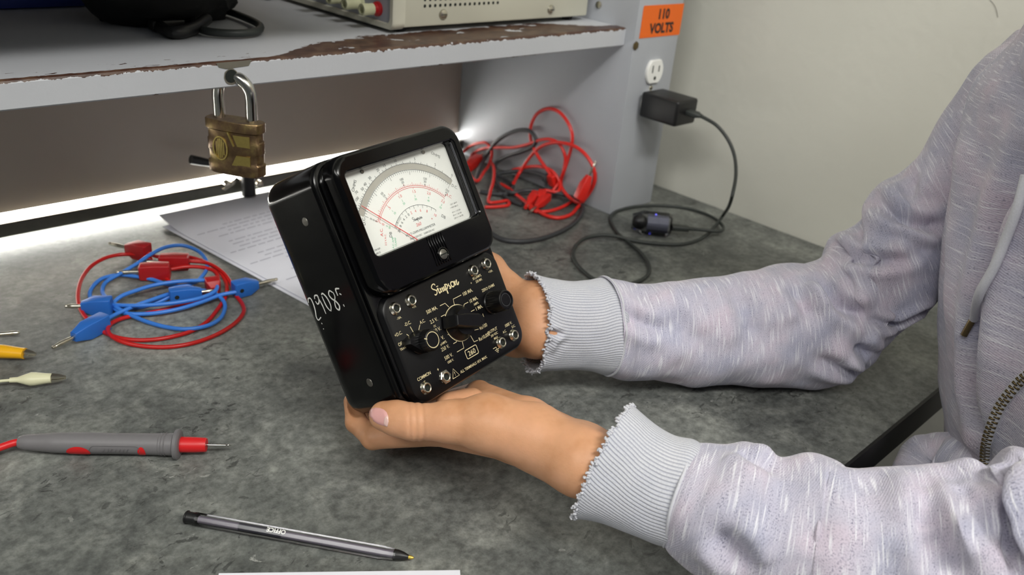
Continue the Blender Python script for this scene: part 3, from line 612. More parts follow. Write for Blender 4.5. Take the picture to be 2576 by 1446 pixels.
# ------------------------------------------------------------------ padlock through the hole in the shelf lip
pk = thing('padlock', 'worn brass padlock with steel shackle hanging from the chipped shelf edge', 'padlock', (0.327, 0.645, 0.136))
ax = np.array([0.52, -0.85, 0.0]); ax /= np.linalg.norm(ax); nr = np.array([-0.85, -0.52, 0.0]); nr /= np.linalg.norm(nr)
Lc = pd(595, 368, 0.724); Lz0 = Lc[2]
tilt = 0.06
ML = np.eye(4); ML[:3, 0] = ax; ML[:3, 1] = -nr; ML[:3, 2] = [0, 0, 1]; ML[:3, 3] = Lc     # local: x width, -y towards the viewer, z up
hw, hh, ht = 0.0250, 0.0232, 0.0100
def oval(w, t, z, n=48, p=2.6): return [(w * math.copysign(abs(math.cos(a)) ** (2 / p), math.cos(a)), t * math.copysign(abs(math.sin(a)) ** (2 / 3.6), math.sin(a)), z) for a in [2 * PI * k / n for k in range(n)]]
R_ = [oval(hw * .93, ht * .9, -hh), oval(hw * .99, ht * .98, -hh + .0012), oval(hw * 1.0, ht, -hh + .0100), oval(hw * .95, ht * .93, -hh + .0112), oval(hw * .95, ht * .93, -.004), oval(hw * .985, ht * .97, -.0032), oval(hw * .985, ht * .97, .0062), oval(hw * .95, ht * .93, .0072), oval(hw * .95, ht * .93, hh - .0090), oval(hw * 1.03, ht * 1.02, hh - .0080), oval(hw * 1.03, ht * 1.02, hh - .0008), oval(hw * 1.0, ht * .97, hh)]
g = G(); g.add(*loft(R_), ML); body = g.build('body', 'brass', pk, angle=40)
MT_['brassb'] = simple('bright_brass', rgb(176, 158, 92), 0.34, 0.85, 0.16, 400, 0.3)
yf = -ht * 0.97
g = G()   # oval seal with bars
V, F = ribbon([(-.0095 + .0068 * math.cos(a), -.0005 + .0098 * math.sin(a)) for a in np.linspace(0, 2 * PI, 50)], .0011, 1, False)
def relief(V, F, th=.0011):
    V = np.array(V); n = len(V); A = np.c_[V[:, 0], np.full(n, yf - th) + abs(V[:, 0]) * 0.10, V[:, 1]]; B = np.c_[V[:, 0], np.full(n, yf + .003), V[:, 1]]
    ed = {}
    for f in F:
        for i in range(len(f)): e = (f[i], f[(i + 1) % len(f)]); ed[e] = 1
    Fs = [list(f) for f in F] + [[i + n for i in f[::-1]] for f in F]
    for a, b in list(ed):
        if (b, a) not in ed: Fs.append([b, a, a + n, b + n])
    return np.vstack([A, B]), Fs
g.add(*relief(V, F), ML)
for k, hgt in ((-3.4, .0055), (-1.7, .0078), (0, .0084), (1.7, .0078), (3.4, .0055)):
    x = -.0095 + k * .001; g.add(*relief([(x - .0005, -.0005 - hgt, 0), (x + .0005, -.0005 - hgt, 0), (x + .0005, -.0005 + hgt, 0), (x - .0005, -.0005 + hgt, 0)], [[0, 1, 2, 3]], .0008), ML)
g.build('oval_seal', 'brassb', body, angle=30)
for P in ([(.0030, .0125), (.0175, .0125), (.0175, .0030), (.0065, .0032)], [(.0052, -.0048), (.0172, -.0048), (.0172, -.0140), (.0010, -.0135)]):
    g = G(); g.add(*relief([(x, z, 0) for x, z in P], [[0, 1, 2, 3]], .0008), ML); g.build('raised_panel', 'brassb', body, angle=30)
g = G(); V, F = ribbon([(-.0015, .0145), (.0022, .0060), (.0036, .0030)], .0013, 4); g.add(*relief(V, F, .0010), ML); g.build('raised_ridge', 'brassb', body, angle=30)
g = G(); rs = 0.0150; hs = 0.0195 + 0.012
P = [(-rs, 0.001, hh - .004)] + [(-rs, 0.001, hh + .010)] + [(-rs * math.cos(a), 0.001, hh + .0205 + rs * math.sin(a)) for a in np.linspace(0, PI, 9)] + [(rs, 0.001, hh + .010), (rs, 0.001, hh - .004)]
P = [np.array(ML)[:3, :3] @ np.array(p) + ML[:3, 3] for p in P]
g.add(*tube(P, .0049, 20, 5)); g.build('shackle', 'steel', pk, angle=60)

# ------------------------------------------------------------------ bench power supply on the shelf
ps = thing('bench_power_supply', 'beige metal bench power supply on the chipped shelf', 'power supply', (0.67, 0.80, 0.2325))
x0, x1, y0, y1, z0, z1 = 0.5275, 0.818, 0.703, 0.925, 0.2375, 0.362
V, F = box(((x0 + .012 + x1) / 2, (y0 + y1) / 2, (z0 + z1) / 2), (x1 - x0 - .012, y1 - y0, z1 - z0), .0025); mesh_obj('casing', V, F, 'beige', ps)
g = G(); g.add(*loft([[(x, y, z) for y, z in rring((y1 - y0) / 2 + o, (z1 - z0) / 2 + o, .008, 6, (y0 + y1) / 2, (z0 + z1) / 2)] for x, o in ((x0 + .015, .0018), (x0 + .002, .0022), (x0, .0010))] , True, False)); g.add(*loft([[(x, y, z) for y, z in rring((y1 - y0) / 2 + o, (z1 - z0) / 2 + o, .007, 6, (y0 + y1) / 2, (z0 + z1) / 2)] for x, o in ((x0, .0010), (x0, -.0035), (x0 + .003, -.0040))], False, False)); g.build('front_frame', 'ivory', ps)
slab('front_panel', (x0 + .0026, y0 + .003, z0 + .003), (x0 + .0034, y1 - .003, z1 - .003), 'greyface', None, ps)
g = G()
for r in range(3):
    for k in range(16):
        x = 0.568 + k * .0067; z = .2578 + r * .0062; g.add(*lathe([(.0017, 0), (0, 0)], 10, False), frame((x, y0 - .0002, z), (1, 0, 0), (0, -1, 0)))
g.build('vent_holes', 'hole', ps, smooth=False)
for px, py in ((1115, 36), (1386, 24)):
    p = on(px, py, 1, y0 - .0005); g = G(); g.add(*lathe([(.0052, 0), (.0046, .0014), (.0025, .0022), (0, .0022)], 20), frame(p, (1, 0, 0), (0, -1, 0))); s_ = g.build('side_screw', 'nickel', ps)
    g = G(); g.add(*box(p - [0, .0023, 0], (.0062, .0006, .0009))); g.build('slot', 'hole', s_)
for x in (x0 + .02, x1 - .02):
    for y in (y0 + .014, y1 - .02):
        g = G(); g.add(*lathe([(.006, 0), (.007, .0045), (0, .0046)], 16), Matrix.Translation((x, y, 0.2325))); g.build('foot', 'blackm', ps)
for i, (px, py) in enumerate(((952, 22), (908, 8), (868, -6), (826, -18))):
    p = on(px, py, 0, x0 + .0026)
    Mp = frame(p, (0, 1, 0), (-1, 0, 0))
    g = G(); g.add(*lathe([(.0058, .0075), (.0056, .010), (.0060, .019), (.0056, .0205), (.0038, .0205), (.0036, .017), (0, .017)], 24), Mp); bp = g.build('binding_post', 'post', ps)
    g = G(); g.add(*lathe([(.0072, 0), (.0072, .0028), (.0060, .0036), (.0056, .0078), (0, .0079)], 24), Mp); g.build('post_base', 'redp' if i in (0, 2) else 'post', bp)

# ------------------------------------------------------------------ dark things on the shelf
def lump(name, label, cat, c, size, mat, seed, nz=.25, sub=4, group=None):
    bm = bmesh.new(); bmesh.ops.create_icosphere(bm, subdivisions=sub, radius=1)
    V = []
    for v in bm.verts:
        q = v.co.normalized(); d = 1 + nz * noise.noise(q * 1.6 + Vector((seed, 0, 0))) + nz * .5 * noise.noise(q * 4 + Vector((0, seed, 0)))
        z = q.z * d * size[2]; z = max(z, -size[2] * .8); V.append((c[0] + q.x * d * size[0], c[1] + q.y * d * size[1], c[2] + size[2] * .8 + z))
    bm.verts.index_update(); F = [[v.index for v in f.verts] for f in bm.faces]; bm.free()
    o = mesh_obj(name, V, F, mat, None, (c[0], c[1], c[2])); return tag(o, label, cat, group)
bag = lump('tool_pouch', 'soft black nylon pouch slumped at the back of the shelf', 'bag', (0.355, 0.838, 0.2328), (.075, .060, .040), 'blackm', 3.3)
g = G(); g.add(*tube([table(330, 30, .2375), table(390, 60, .2375), table(440, 82, .238), table(480, 74, .2385), table(520, 48, .241)], .0055, 10, 6)); g.build('strap', 'black', bag)
g = G(); c = table(420, 62, .238); g.add(*box(c, (.030, .011, .009), .0015), None); g.build('buckle', 'black', bag)
tag(bag, None); cc = [table(x, y, .2372) for x, y in ((470, 40), (520, 78), (590, 84), (640, 80), (655, 66), (600, 38), (540, 20), (480, 10), (500, -20), (600, -30), (680, -10))]
g = G(); g.add(*tube(cc, .0035, 10, 8)); o = g.build('looped_cable', 'cableblk', None); tag(o, 'thin black cord looped beside the pouch on the shelf', 'cord')
g = G(); g.add(*box((0.262, 0.925, 0.2372), (.11, .022, .008), .001)); o = g.build('folder', 'bluebag', None); tag(o, 'blue folder edge at the back of the shelf, far left', 'folder')

# ------------------------------------------------------------------ upright: label, outlet, charger
yp = 0.637
def onpost(P, d=.0004): return [on(px, py, 1, yp - d) for px, py in P]
q = onpost([(1623, 13), (1721, 10), (1708, 89), (1605, 95)]); lb_b = (q[0] + q[2]) / 2
lb = thing('voltage_label', 'orange 110 VOLTS label stuck on the grey upright', 'label', lb_b)
x0l, x1l = (q[0][0] + q[3][0]) / 2, (q[1][0] + q[2][0]) / 2; z1l, z0l = (q[0][2] + q[1][2]) / 2, (q[2][2] + q[3][2]) / 2
out = [(x0l, z0l)] + [(x0l + .0008 * random.random(), z0l + (z1l - z0l) * k / 14) for k in range(1, 14)] + [(x0l + .001, z1l), (x1l, z1l), (x1l, z0l)]
g = G(); g.add(*loft([[(x, y, z) for x, z in out] for y in (yp - .0002, yp - .0006)])); g.build('backing', 'orange', lb, smooth=False)
g = G(); xm = (x0l + x1l) / 2 + .001; hgt = (z1l - z0l)
for s, zz, h in (('110', z0l + hgt * .57, hgt * .31), ('VOLTS', z0l + hgt * .13, hgt * .31)):
    V, F = text2d(s, h, 0, 0, 'CENTER', bold=.0007, sx=.98); V = np.array(V); g.add(np.c_[V[:, 0] + xm, np.full(len(V), yp - .0008), V[:, 1] + zz], F)
g.build('lettering', 'txt', lb, smooth=False)
oc = (on(1643, 179, 1, yp)); ot = thing('power_outlet', 'white round-sided power socket in the upright above the charger', 'socket', (oc[0], yp - .003, oc[2]))
def outlet(cz):
    g = G(); P = []
    for k in range(48):
        a = 2 * PI * k / 48; x = .0172 * math.cos(a); z = .0172 * math.sin(a); P.append((x * .92, max(-.0142, min(.0142, z))))
    g.add(*loft([[(oc[0] + x * s, y, cz + z * s) for x, z in P] for y, s in ((yp - .0001, 1.0), (yp - .0030, 1.0), (yp - .0038, .95))]))
    f = g.build('socket_face', 'white', ot)
    g = G()
    for x, w, h in ((-.0062, .0017, .0090), (.0062, .0017, .0075)): g.add(*box((oc[0] + x, yp - .0038, cz + .0035), (w, .0006, h)))
    g.add(*lathe([(.0024, 0), (0, .0001)], 14), frame((oc[0] + .0002, yp - .0040, cz - .0078), (1, 0, 0), (0, -1, 0)))
    g.build('slots', 'hole', f, smooth=False)
outlet(oc[2]); outlet(oc[2] - .0385)
g = G(); g.add(*lathe([(.0034, 0), (.0030, .0010), (0, .0014)], 16), frame((oc[0], yp - .0002, oc[2] - .0205), (1, 0, 0), (0, -1, 0))); g.build('centre_screw', 'nickel', ot)
ad = thing('usb_charger', 'black block charger plugged into the socket on the upright', 'charger', (0.872, 0.612, 0.1285))
ax0, ax1, az0, az1, ay0, ay1 = 0.8545, 0.8965, 0.1275, 0.1585, 0.5765, 0.6325
g = G(); g.add(*box(((ax0 + ax1) / 2, (ay0 + ay1) / 2, (az0 + az1) / 2), (ax1 - ax0, ay1 - ay0, az1 - az0), .0035, 4)); g.build('casing', 'black', ad)
g = G()
for dx in (-.0062, .0062): g.add(*box((oc[0] + dx, .6345, oc[2] - .035), (.0015, .006, .006)))
g.build('prongs', 'nickel', ad)
# charging lead, charger to clear gadget
cl = thing('charging_cable', 'thin charcoal charging cable looping from the charger to the clear gadget', 'cable', table(1600, 690))
c0 = np.array([0.8790, 0.5765, 0.1430])
g = G(); g.add(*loft([[(c0[0] + x, c0[1] - t, c0[2] + z) for x, z in rring(.0062 * s, .0034 * s, .002, 4)] for t, s in ((-.001, 1), (.012, 1), (.014, .8), (.019, .55))])); g.build('plug', 'cableblk', cl)
K = 3.0128
def cc2(x, y, z): return table(1120 + x / K, 240 + y / K, z)
pts = [c0 - [0, .017, 0], c0 - [0, .024, .001], on(1120 + 2060 / K, 240 + 230 / K, 1, .535), on(1120 + 2140 / K, 240 + 330 / K, 1, .520), on(1120 + 2190 / K, 240 + 450 / K, 1, .505), on(1120 + 2203 / K, 240 + 600 / K, 1, .490), on(1120 + 2175 / K, 240 + 760 / K, 1, .476)]
pts += [cc2(2105, 910, .010), cc2(2020, 1020, .0045), cc2(1920, 1095, .003), cc2(1780, 1128, .003), cc2(1600, 1122, .003), cc2(1400, 1095, .0035), cc2(1310, 1070, .006), cc2(1200, 1058, .006), cc2(1080, 1075, .004), cc2(1000, 1125, .004), cc2(968, 1200, .004), cc2(1000, 1280, .003), cc2(1080, 1360, .003), cc2(1180, 1420, .003), cc2(1310, 1440, .003), cc2(1450, 1415, .003), cc2(1535, 1360, .003), cc2(1545, 1290, .003), cc2(1490, 1200, .003), cc2(1400, 1120, .003), cc2(1320, 1060, .002), cc2(1270, 990, .002), cc2(1252, 930, .002), cc2(1300, 880, .002), cc2(1420, 848, .002), cc2(1600, 836, .002), cc2(1800, 852, .002), cc2(1950, 890, .003), cc2(2060, 945, .005), cc2(2108, 1000, .007), cc2(2080, 1030, .009), cc2(1980, 1022, .010), cc2(1850, 1010, .010)]
pts = [np.array([p[0], p[1], max(p[2], .0024)]) for p in pts]
g = G(); g.add(*tube(pts, .0021, 10, 7)); g.build('cord', 'cableblk', cl)
ga, gb = cc2(1850, 1010, .010), cc2(1715, 998, .011); dgv = (gb - ga); Mg = frame(ga, dgv)
g = G(); g.add(*loft([[(t, x, z) for x, z in rring(.0055 * s, .0033 * s, .002, 4)] for t, s in ((-.010, .45), (0, .6), (.002, .95), (np.linalg.norm(dgv), 1))]), Mg); g.build('connector', 'cableblk', cl)
gd = thing('clear_gadget', 'clear faceted plastic gadget with black lens and blue light on the worktop', 'gadget', table(1640, 600))
gl, gr_ = cc2(1712, 985, .0145), cc2(1415, 950, .0145); L = np.linalg.norm(gr_ - gl); Mg = frame(gl, gr_ - gl)
def octo(t, s, k=1.0): return [(t, .0155 * s * math.cos(a), .0145 * s * math.sin(a)) for a in [PI / 8 + PI / 4 * k_ for k_ in range(8)]]
g = G(); g.add(*loft([octo(0, .80), octo(.004, 1), octo(L * .72, 1), octo(L, .62)]), Mg); g.build('clear_shell', 'clear', gd, smooth=False)
MT_['gmet'] = simple('mirror_grey_plastic', rgb(150, 152, 172), 0.15, 0.6, 0.1)
g = G(); g.add(*loft([octo(.004, .72), octo(L * .62, .76)]), Mg); g.build('inner_block', 'gmet', gd, smooth=False)
g = G(); V, F = lathe([(.0, -.006), (.006, -.005), (.0095, 0), (.0095, .006), (.006, .011), (0, .012)], 28); g.add(V, F, np.array(Mg) @ np.array(frame((L * .74, 0, 0), (0, 1, 0), (1, 0, 0)))); g.build('lens', 'black', gd)
g = G(); g.add(*lathe([(.0013, 0), (0, .0006)], 12), np.array(Mg) @ np.array(Matrix.Translation((L * .42, 0, .0118)))); g.build('indicator', 'bled', gd)
g = G()
for s in (1, -1): g.add(*box((L * .36, s * .0075, .0122), (L * .62, .0020, .0014), .0004))
g.build('highlight_strips', 'nickel', gd)  # nickel bars added as ready-made highlights on the clear shell

# ------------------------------------------------------------------ test leads
def zmin(P, zr): return [np.array([p[0], p[1], max(p[2], zr)]) for p in P]
def cordpart(P, r, mat, par, m=7, n=10): g = G(); g.add(*tube(P, r, n, m)); return g.build('cord', mat, par)
def banana(par, a, b, mat, w=.0052, h=.0068, pin=.021, metal='nickel', up=(0, 0, 1), taper=True, hole=True):
    """stackable plug: a = cord end, b = nose; pin continues past b"""
    a = np.array(a); b = np.array(b); L = np.linalg.norm(b - a); M = frame(a, b - a, up)
    if taper: sec = [(0, .80, .95), (.001, 1, 1), (L * .62, 1, 1), (L * .93, .62, .62), (L, .55, .55)]
    else: sec = [(0, .75, .75), (.001, .92, .92), (L * .5, 1, 1), (L - .001, .92, .92), (L, .8, .8)]
    g = G(); g.add(*loft([[(t, x, z) for x, z in rring(w * s, h * s2, .0009, 3)] for t, s, s2 in sec]), M); p = g.build('plug', mat, par, angle=30)
    if hole:
        g = G(); g.add(*lathe([(.0021, 0), (0, .0001)], 16), np.array(M) @ np.array(frame((.006, -w - .0001, 0), (1, 0, 0), (0, -1, 0)))); g.build('side_socket', 'hole', p)
    g = G(); pr_ = [(.0016, 0), (.0016, pin * .15), (.0018, pin * .25), (.0021, pin * .55), (.0018, pin * .82), (.0014, pin * .86), (.0017, pin * .92), (.0013, pin * .99), (0, pin)]
    V, F = lathe(pr_, 16); V = np.array(V)
    g.add(V, F, np.array(M) @ np.array(frame((L, 0, 0), (0, 1, 0), (1, 0, 0)))); g.build('pin', metal, p)
    return p
K1 = 4.017
def T1(x, y, z=.0022): return table(120 + x / K1, 560 + y / K1, z)
def T1s(L): return [T1(*q) for q in L]
bA = thing('test_lead', 'blue test lead whose plug points at the yellow clip, lying on a red coil', 'test lead', T1(1000, 900, 0), 'coiled banana leads on the left')
pA = [(585, 985, .007), (690, 925, .006), (800, 875, .007), (920, 825, .0075), (1050, 780, .008), (1250, 715, .008), (1450, 685, .0075), (1600, 690, .007), (1720, 735, .006), (1785, 810, .0045), (1785, 890, .004), (1730, 980, .004), (1600, 1045, .004), (1400, 1075, .004), (1200, 1055, .003), (1000, 1000, .003), (820, 925, .004), (700, 860, .006), (600, 770, .004), (552, 690, .004), (590, 600, .005), (740, 510, .008), (900, 415, .012), (1050, 315, .014), (1200, 245, .014), (1360, 230, .012), (1500, 275, .009), (1590, 360, .006), (1610, 450, .004), (1570, 530, .004), (1490, 600, .004), (1350, 640, .003), (1200, 620, .003), (1050, 572, .003), (900, 545, .004), (720, 528, .005), (560, 560, .006), (460, 640, .005), (425, 730, .004), (470, 800, .003), (640, 850, .002), (900, 860, .002), (1120, 800, .003), (1240, 745, .006)]
cordpart(zmin(T1s(pA), .0021), .0019, 'blue', bA); banana(bA, T1(590, 985, .008), T1(262, 1155, .0075), 'bluep', w=.0060, h=.0072); banana(bA, T1(1230, 740, .0085), T1(1555, 700, .0085), 'bluep', pin=.012)
bB = thing('test_lead', 'blue test lead whose plug points at the papers, lying on a red coil', 'test lead', T1(1100, 750, 0), 'coiled banana leads on the left')
pB = [(655, 830, .007), (850, 838, .009), (1100, 828, .010), (1350, 800, .010), (1560, 755, .010), (1680, 700, .010), (1712, 640, .010), (1650, 590, .010), (1480, 585, .009), (1270, 600, .009), (1080, 630, .009), (880, 690, .008), (740, 745, .007), (665, 815, .004), (690, 880, .004), (820, 920, .004), (1080, 915, .004), (1330, 870, .005), (1560, 800, .006), (1750, 730, .007), (1905, 700, .008)]
cordpart(zmin(T1s(pB), .0021), .0019, 'blue', bB); banana(bB, T1(650, 835, .0085), T1(345, 842, .0080), 'bluep', w=.0062, h=.0074, pin=.014); banana(bB, T1(1875, 680, .0085), T1(2120, 620, .0085), 'bluep', w=.0060, h=.0074)
rA = thing('test_lead', 'dark red test lead in a wide ring under the blue leads, plug nearest the light', 'test lead', T1(1000, 700, 0), 'coiled banana leads on the left')
pC = [(1010, 310, .007), (1130, 345, .006), (1300, 335, .006), (1450, 352, .006), (1640, 420, .005), (1740, 500, .004), (1805, 620, .003), (1800, 740, .003), (1715, 880, .002), (1600, 1010, .002), (1450, 1098, .002), (1280, 1148, .002), (1100, 1180, .002), (900, 1188, .002), (700, 1160, .002), (550, 1095, .002), (425, 1000, .003), (345, 900, .004), (308, 790, .005), (312, 670, .006), (355, 545, .006), (450, 430, .006), (600, 350, .006), (760, 320, .005), (900, 325, .005), (1020, 352, .004), (1090, 430, .002), (1150, 530, .002), (1300, 630, .002), (1500, 715, .002), (1650, 715, .002), (1722, 610, .003), (1690, 495, .005), (1580, 455, .006), (1400, 445, .007), (1245, 470, .007)]
cordpart(zmin(T1s(pC), .0021), .0019, 'red', rA); banana(rA, T1(1020, 300, .008), T1(800, 250, .0085), 'redp', w=.0066, h=.0082); banana(rA, T1(1240, 485, .0085), T1(925, 495, .0085), 'redp', w=.0066, h=.0078, taper=False)
rB = thing('test_lead', 'red test lead with the loop that reaches furthest towards the camera, under the blue leads', 'test lead', T1(1300, 800, 0), 'coiled banana leads on the left')
pD = [(1430, 388, .008), (1600, 405, .007), (1750, 485, .006), (1845, 600, .004), (1900, 730, .003), (1965, 820, .002), (1982, 900, .002), (1900, 1010, .002), (1700, 1135, .002), (1450, 1222, .002), (1200, 1258, .002), (920, 1243, .002), (720, 1190, .004), (615, 1110, .005), (635, 1025, .004), (760, 965, .003), (950, 928, .002), (1150, 885, .002), (1330, 845, .002), (1520, 800, .003), (1650, 740, .005), (1700, 700, .007)]
cordpart(zmin(T1s(pD), .0021), .0019, 'red', rB); banana(rB, T1(1430, 395, .0085), T1(1130, 395, .0085), 'redp', w=.0066, h=.0078, taper=False); banana(rB, T1(1655, 600, .009), T1(1690, 690, .006), 'redp', w=.0066, h=.0075, pin=.006)

K2 = 3.7075; XW = 0.8265
def T2(x, y, z=.004):
    px, py = 1160 + x / K2, 250 + y / K2; p = table(px, py, z)
    if p[0] > XW: p = on(px, py, 0, XW - .0005 - z * .3)
    return p
def T2s(L): return zmin([T2(*q) for q in L], .0022)
grp = 'heap of leads against the upright'
r1 = thing('test_lead', 'red test lead with the tallest loop leaning on the grey upright', 'test lead', T2(900, 800, 0) * [1, 1, 0], grp)
cordpart(T2s([(850, 720, .020), (790, 640, .022), (700, 500, .022), (650, 380, .020), (648, 260, .018), (700, 145, .012), (800, 88, .006), (900, 110, .004), (985, 200, .004), (1032, 310, .004), (1030, 430, .006), (995, 560, .010), (955, 680, .016), (930, 780, .018), (960, 860, .014), (1030, 930, .010), (1100, 960, .008), (1190, 880, .006), (1245, 770, .006), (1250, 680, .008)]), .0024, 'redb', r1)
banana(r1, T2(850, 700, .022), T2(868, 800, .012), 'redb', w=.006, h=.006, pin=.006, hole=False, taper=False); banana(r1, T2(1095, 930, .016), T2(1195, 710, .030), 'redb', w=.0058, h=.0058, pin=.020, hole=False, up=(.5, .5, .7))
r2 = thing('test_lead', 'red test lead curving over the heap to the silver pin nearest the meter', 'test lead', T2(700, 900, 0) * [1, 1, 0], grp)
cordpart(T2s([(490, 780, .012), (540, 690, .014), (640, 540, .020), (730, 450, .024), (850, 405, .026), (970, 410, .026), (1090, 455, .022), (1180, 540, .018), (1238, 650, .014), (1240, 760, .010), (1190, 880, .006), (1100, 990, .004), (1010, 1080, .003), (900, 1105, .003), (800, 1085, .003), (720, 1040, .004), (620, 970, .005), (510, 885, .006), (440, 830, .006), (370, 790, .006)]), .0024, 'redb', r2)
banana(r2, T2(810, 905, .010), T2(700, 1000, .008), 'redb', w=.005, h=.005, pin=.019, hole=False)
r3 = thing('test_lead', 'red test lead tangled at the left of the heap, beside the dial window', 'test lead', T2(250, 800, 0) * [1, 1, 0], grp)
cordpart(T2s([(15, 495, .010), (80, 440, .012), (160, 408, .014), (240, 410, .016), (285, 470, .014), (270, 580, .012), (210, 680, .010), (150, 760, .008), (80, 700, .006), (70, 600, .008), (120, 500, .012), (220, 455, .014), (340, 448, .018), (480, 448, .022), (620, 420, .026), (740, 378, .026), (840, 375, .024), (920, 420, .022), (970, 530, .018), (960, 640, .014), (920, 760, .010), (840, 860, .008), (700, 900, .006), (620, 960, .004), (680, 1040, .003), (800, 1045, .003), (950, 1000, .003), (1060, 930, .004), (1180, 830, .006)]), .0022, 'redb', r3)
cordpart(T2s([(280, 590, .012), (305, 640, .014), (300, 760, .010), (270, 870, .006), (265, 960, .004), (360, 955, .003), (430, 945, .003), (440, 985, .003), (340, 1000, .003), (220, 1005, .003)]), .0022, 'redb', r3)
banana(r3, T2(60, 640, .008), T2(170, 540, .016), 'redb', w=.006, h=.006, pin=.012, hole=False, taper=False)
r4_ = thing('test_lead', 'red test lead across the middle of the heap with two stubby plugs', 'test lead', T2(650, 900, 0) * [1, 1, 0], grp)
cordpart(T2s([(480, 660, .014), (620, 630, .016), (760, 632, .018), (860, 680, .016), (920, 780, .014), (900, 860, .012), (780, 850, .012), (700, 890, .010), (630, 950, .008), (600, 1010, .005)]), .0024, 'redb', r4_)
banana(r4_, T2(760, 870, .012), T2(735, 925, .010), 'redb', w=.0052, h=.0052, pin=.005, hole=False); banana(r4_, T2(700, 880, .010), T2(625, 985, .006), 'redb', w=.0052, h=.0052, pin=.005, hole=False)
k1 = thing('test_lead', 'charcoal test lead with a raised loop and a long sweep around the heap', 'test lead', T2(600, 1000, 0) * [1, 1, 0], grp)
cordpart(T2s([(135, 770, .006), (170, 650, .012), (240, 520, .018), (320, 405, .022), (430, 325, .026), (560, 285, .028), (655, 305, .028), (698, 380, .026), (665, 440, .024), (560, 488, .022), (420, 535, .018), (330, 590, .014), (310, 700, .010), (380, 830, .008), (480, 870, .008), (600, 850, .009), (760, 855, .010), (920, 880, .010), (1050, 920, .008), (1130, 985, .005), (1120, 1070, .003), (1040, 1165, .003), (900, 1245, .003), (740, 1300, .003), (560, 1325, .003), (400, 1310, .003), (280, 1245, .003), (180, 1150, .003)]), .0028, 'rubber', k1)
k2 = thing('test_lead', 'charcoal test lead lying low through the middle of the heap', 'test lead', T2(400, 800, 0) * [1, 1, 0], grp)
cordpart(T2s([(180, 860, .004), (300, 880, .004), (420, 880, .005), (480, 800, .006), (400, 740, .006), (330, 700, .008), (420, 680, .012), (560, 668, .016), (700, 690, .016), (790, 720, .014)]), .0028, 'rubber', k2)
cordpart(T2s([(340, 820, .004), (400, 900, .004), (480, 950, .004), (570, 985, .003)]), .0028, 'rubber', k2)
banana(k2, T2(780, 720, .014), T2(830, 760, .012), 'rubber', w=.005, h=.005, pin=.004, hole=False)

# ------------------------------------------------------------------ clips at the left edge
def clip(name, label, pts, r, mat, jaw, cordpts=None, group=None, z0=.007):
    t = thing(name, label, 'clip', table(*pts[0], 0), group)
    P = [table(px, py, z0) for px, py in pts]; d = P[-1] - P[0]; L = np.linalg.norm(d); M = frame(P[0], d)
    g = G(); g.add(*loft([[(L * t_, rr * math.cos(a), rr * .85 * math.sin(a)) for a in [2 * PI * k / 24 for k in range(24)]] for t_, rr in r]), M); g.build('sleeve', mat, t)
    for s in (1, -1):
        g = G(); g.add(*loft([[(L + x, s * .0004 + y, z * k + s * 0) for y, z in ((-w, s * .0002), (w, s * .0002), (w, s * (.0003 + h)), (-w, s * (.0003 + h)))] for x, w, h, k in ((-.002, .0026, .0028, 1), (jaw * .6, .0018, .0016, 1), (jaw, .0008, .0006, 1))]), M); g.build('jaw', 'nickel', t, angle=25)
    if cordpts: cordpart(zmin([table(*q) for q in cordpts], .002), .0012, mat, t)
    return t
clip('alligator_clip', 'yellow crocodile clip poking in at the left edge of the worktop', [(-60, 878), (62, 889)], [(0, .0045), (.15, .0055), (.55, .0062), (.85, .0052), (1, .0050)], 'yellow', .009, [(-60, 878, .007), (-120, 870, .005)], 'crocodile clips')
clip('alligator_clip', 'white crocodile clip with cream wire, between the yellow clip and grey probe', [(25, 956), (130, 951)], [(0, .0022), (.18, .0024), (.30, .0038), (.50, .0060), (.62, .0058), (.85, .0046), (1, .0042)], 'cream', .010, [(28, 956, .007), (-10, 960, .006), (-60, 972, .003), (-120, 990, .002)], 'crocodile clips')
g = G(); M = frame(table(-30, 843, .004), table(8, 840, .004) - table(-30, 843, .004)); g.add(*loft([[(x, r_ * math.cos(a), r_ * math.sin(a)) for a in [2 * PI * k / 14 for k in range(14)]] for x, r_ in ((0, .0016), (.014, .0018), (.017, .0022), (.0215, .0020), (.0235, .0008))]), M); o = g.build('pin_tip', 'nickel', None); tag(o, 'small silver pin tip at the left edge above the yellow clip', 'pin')

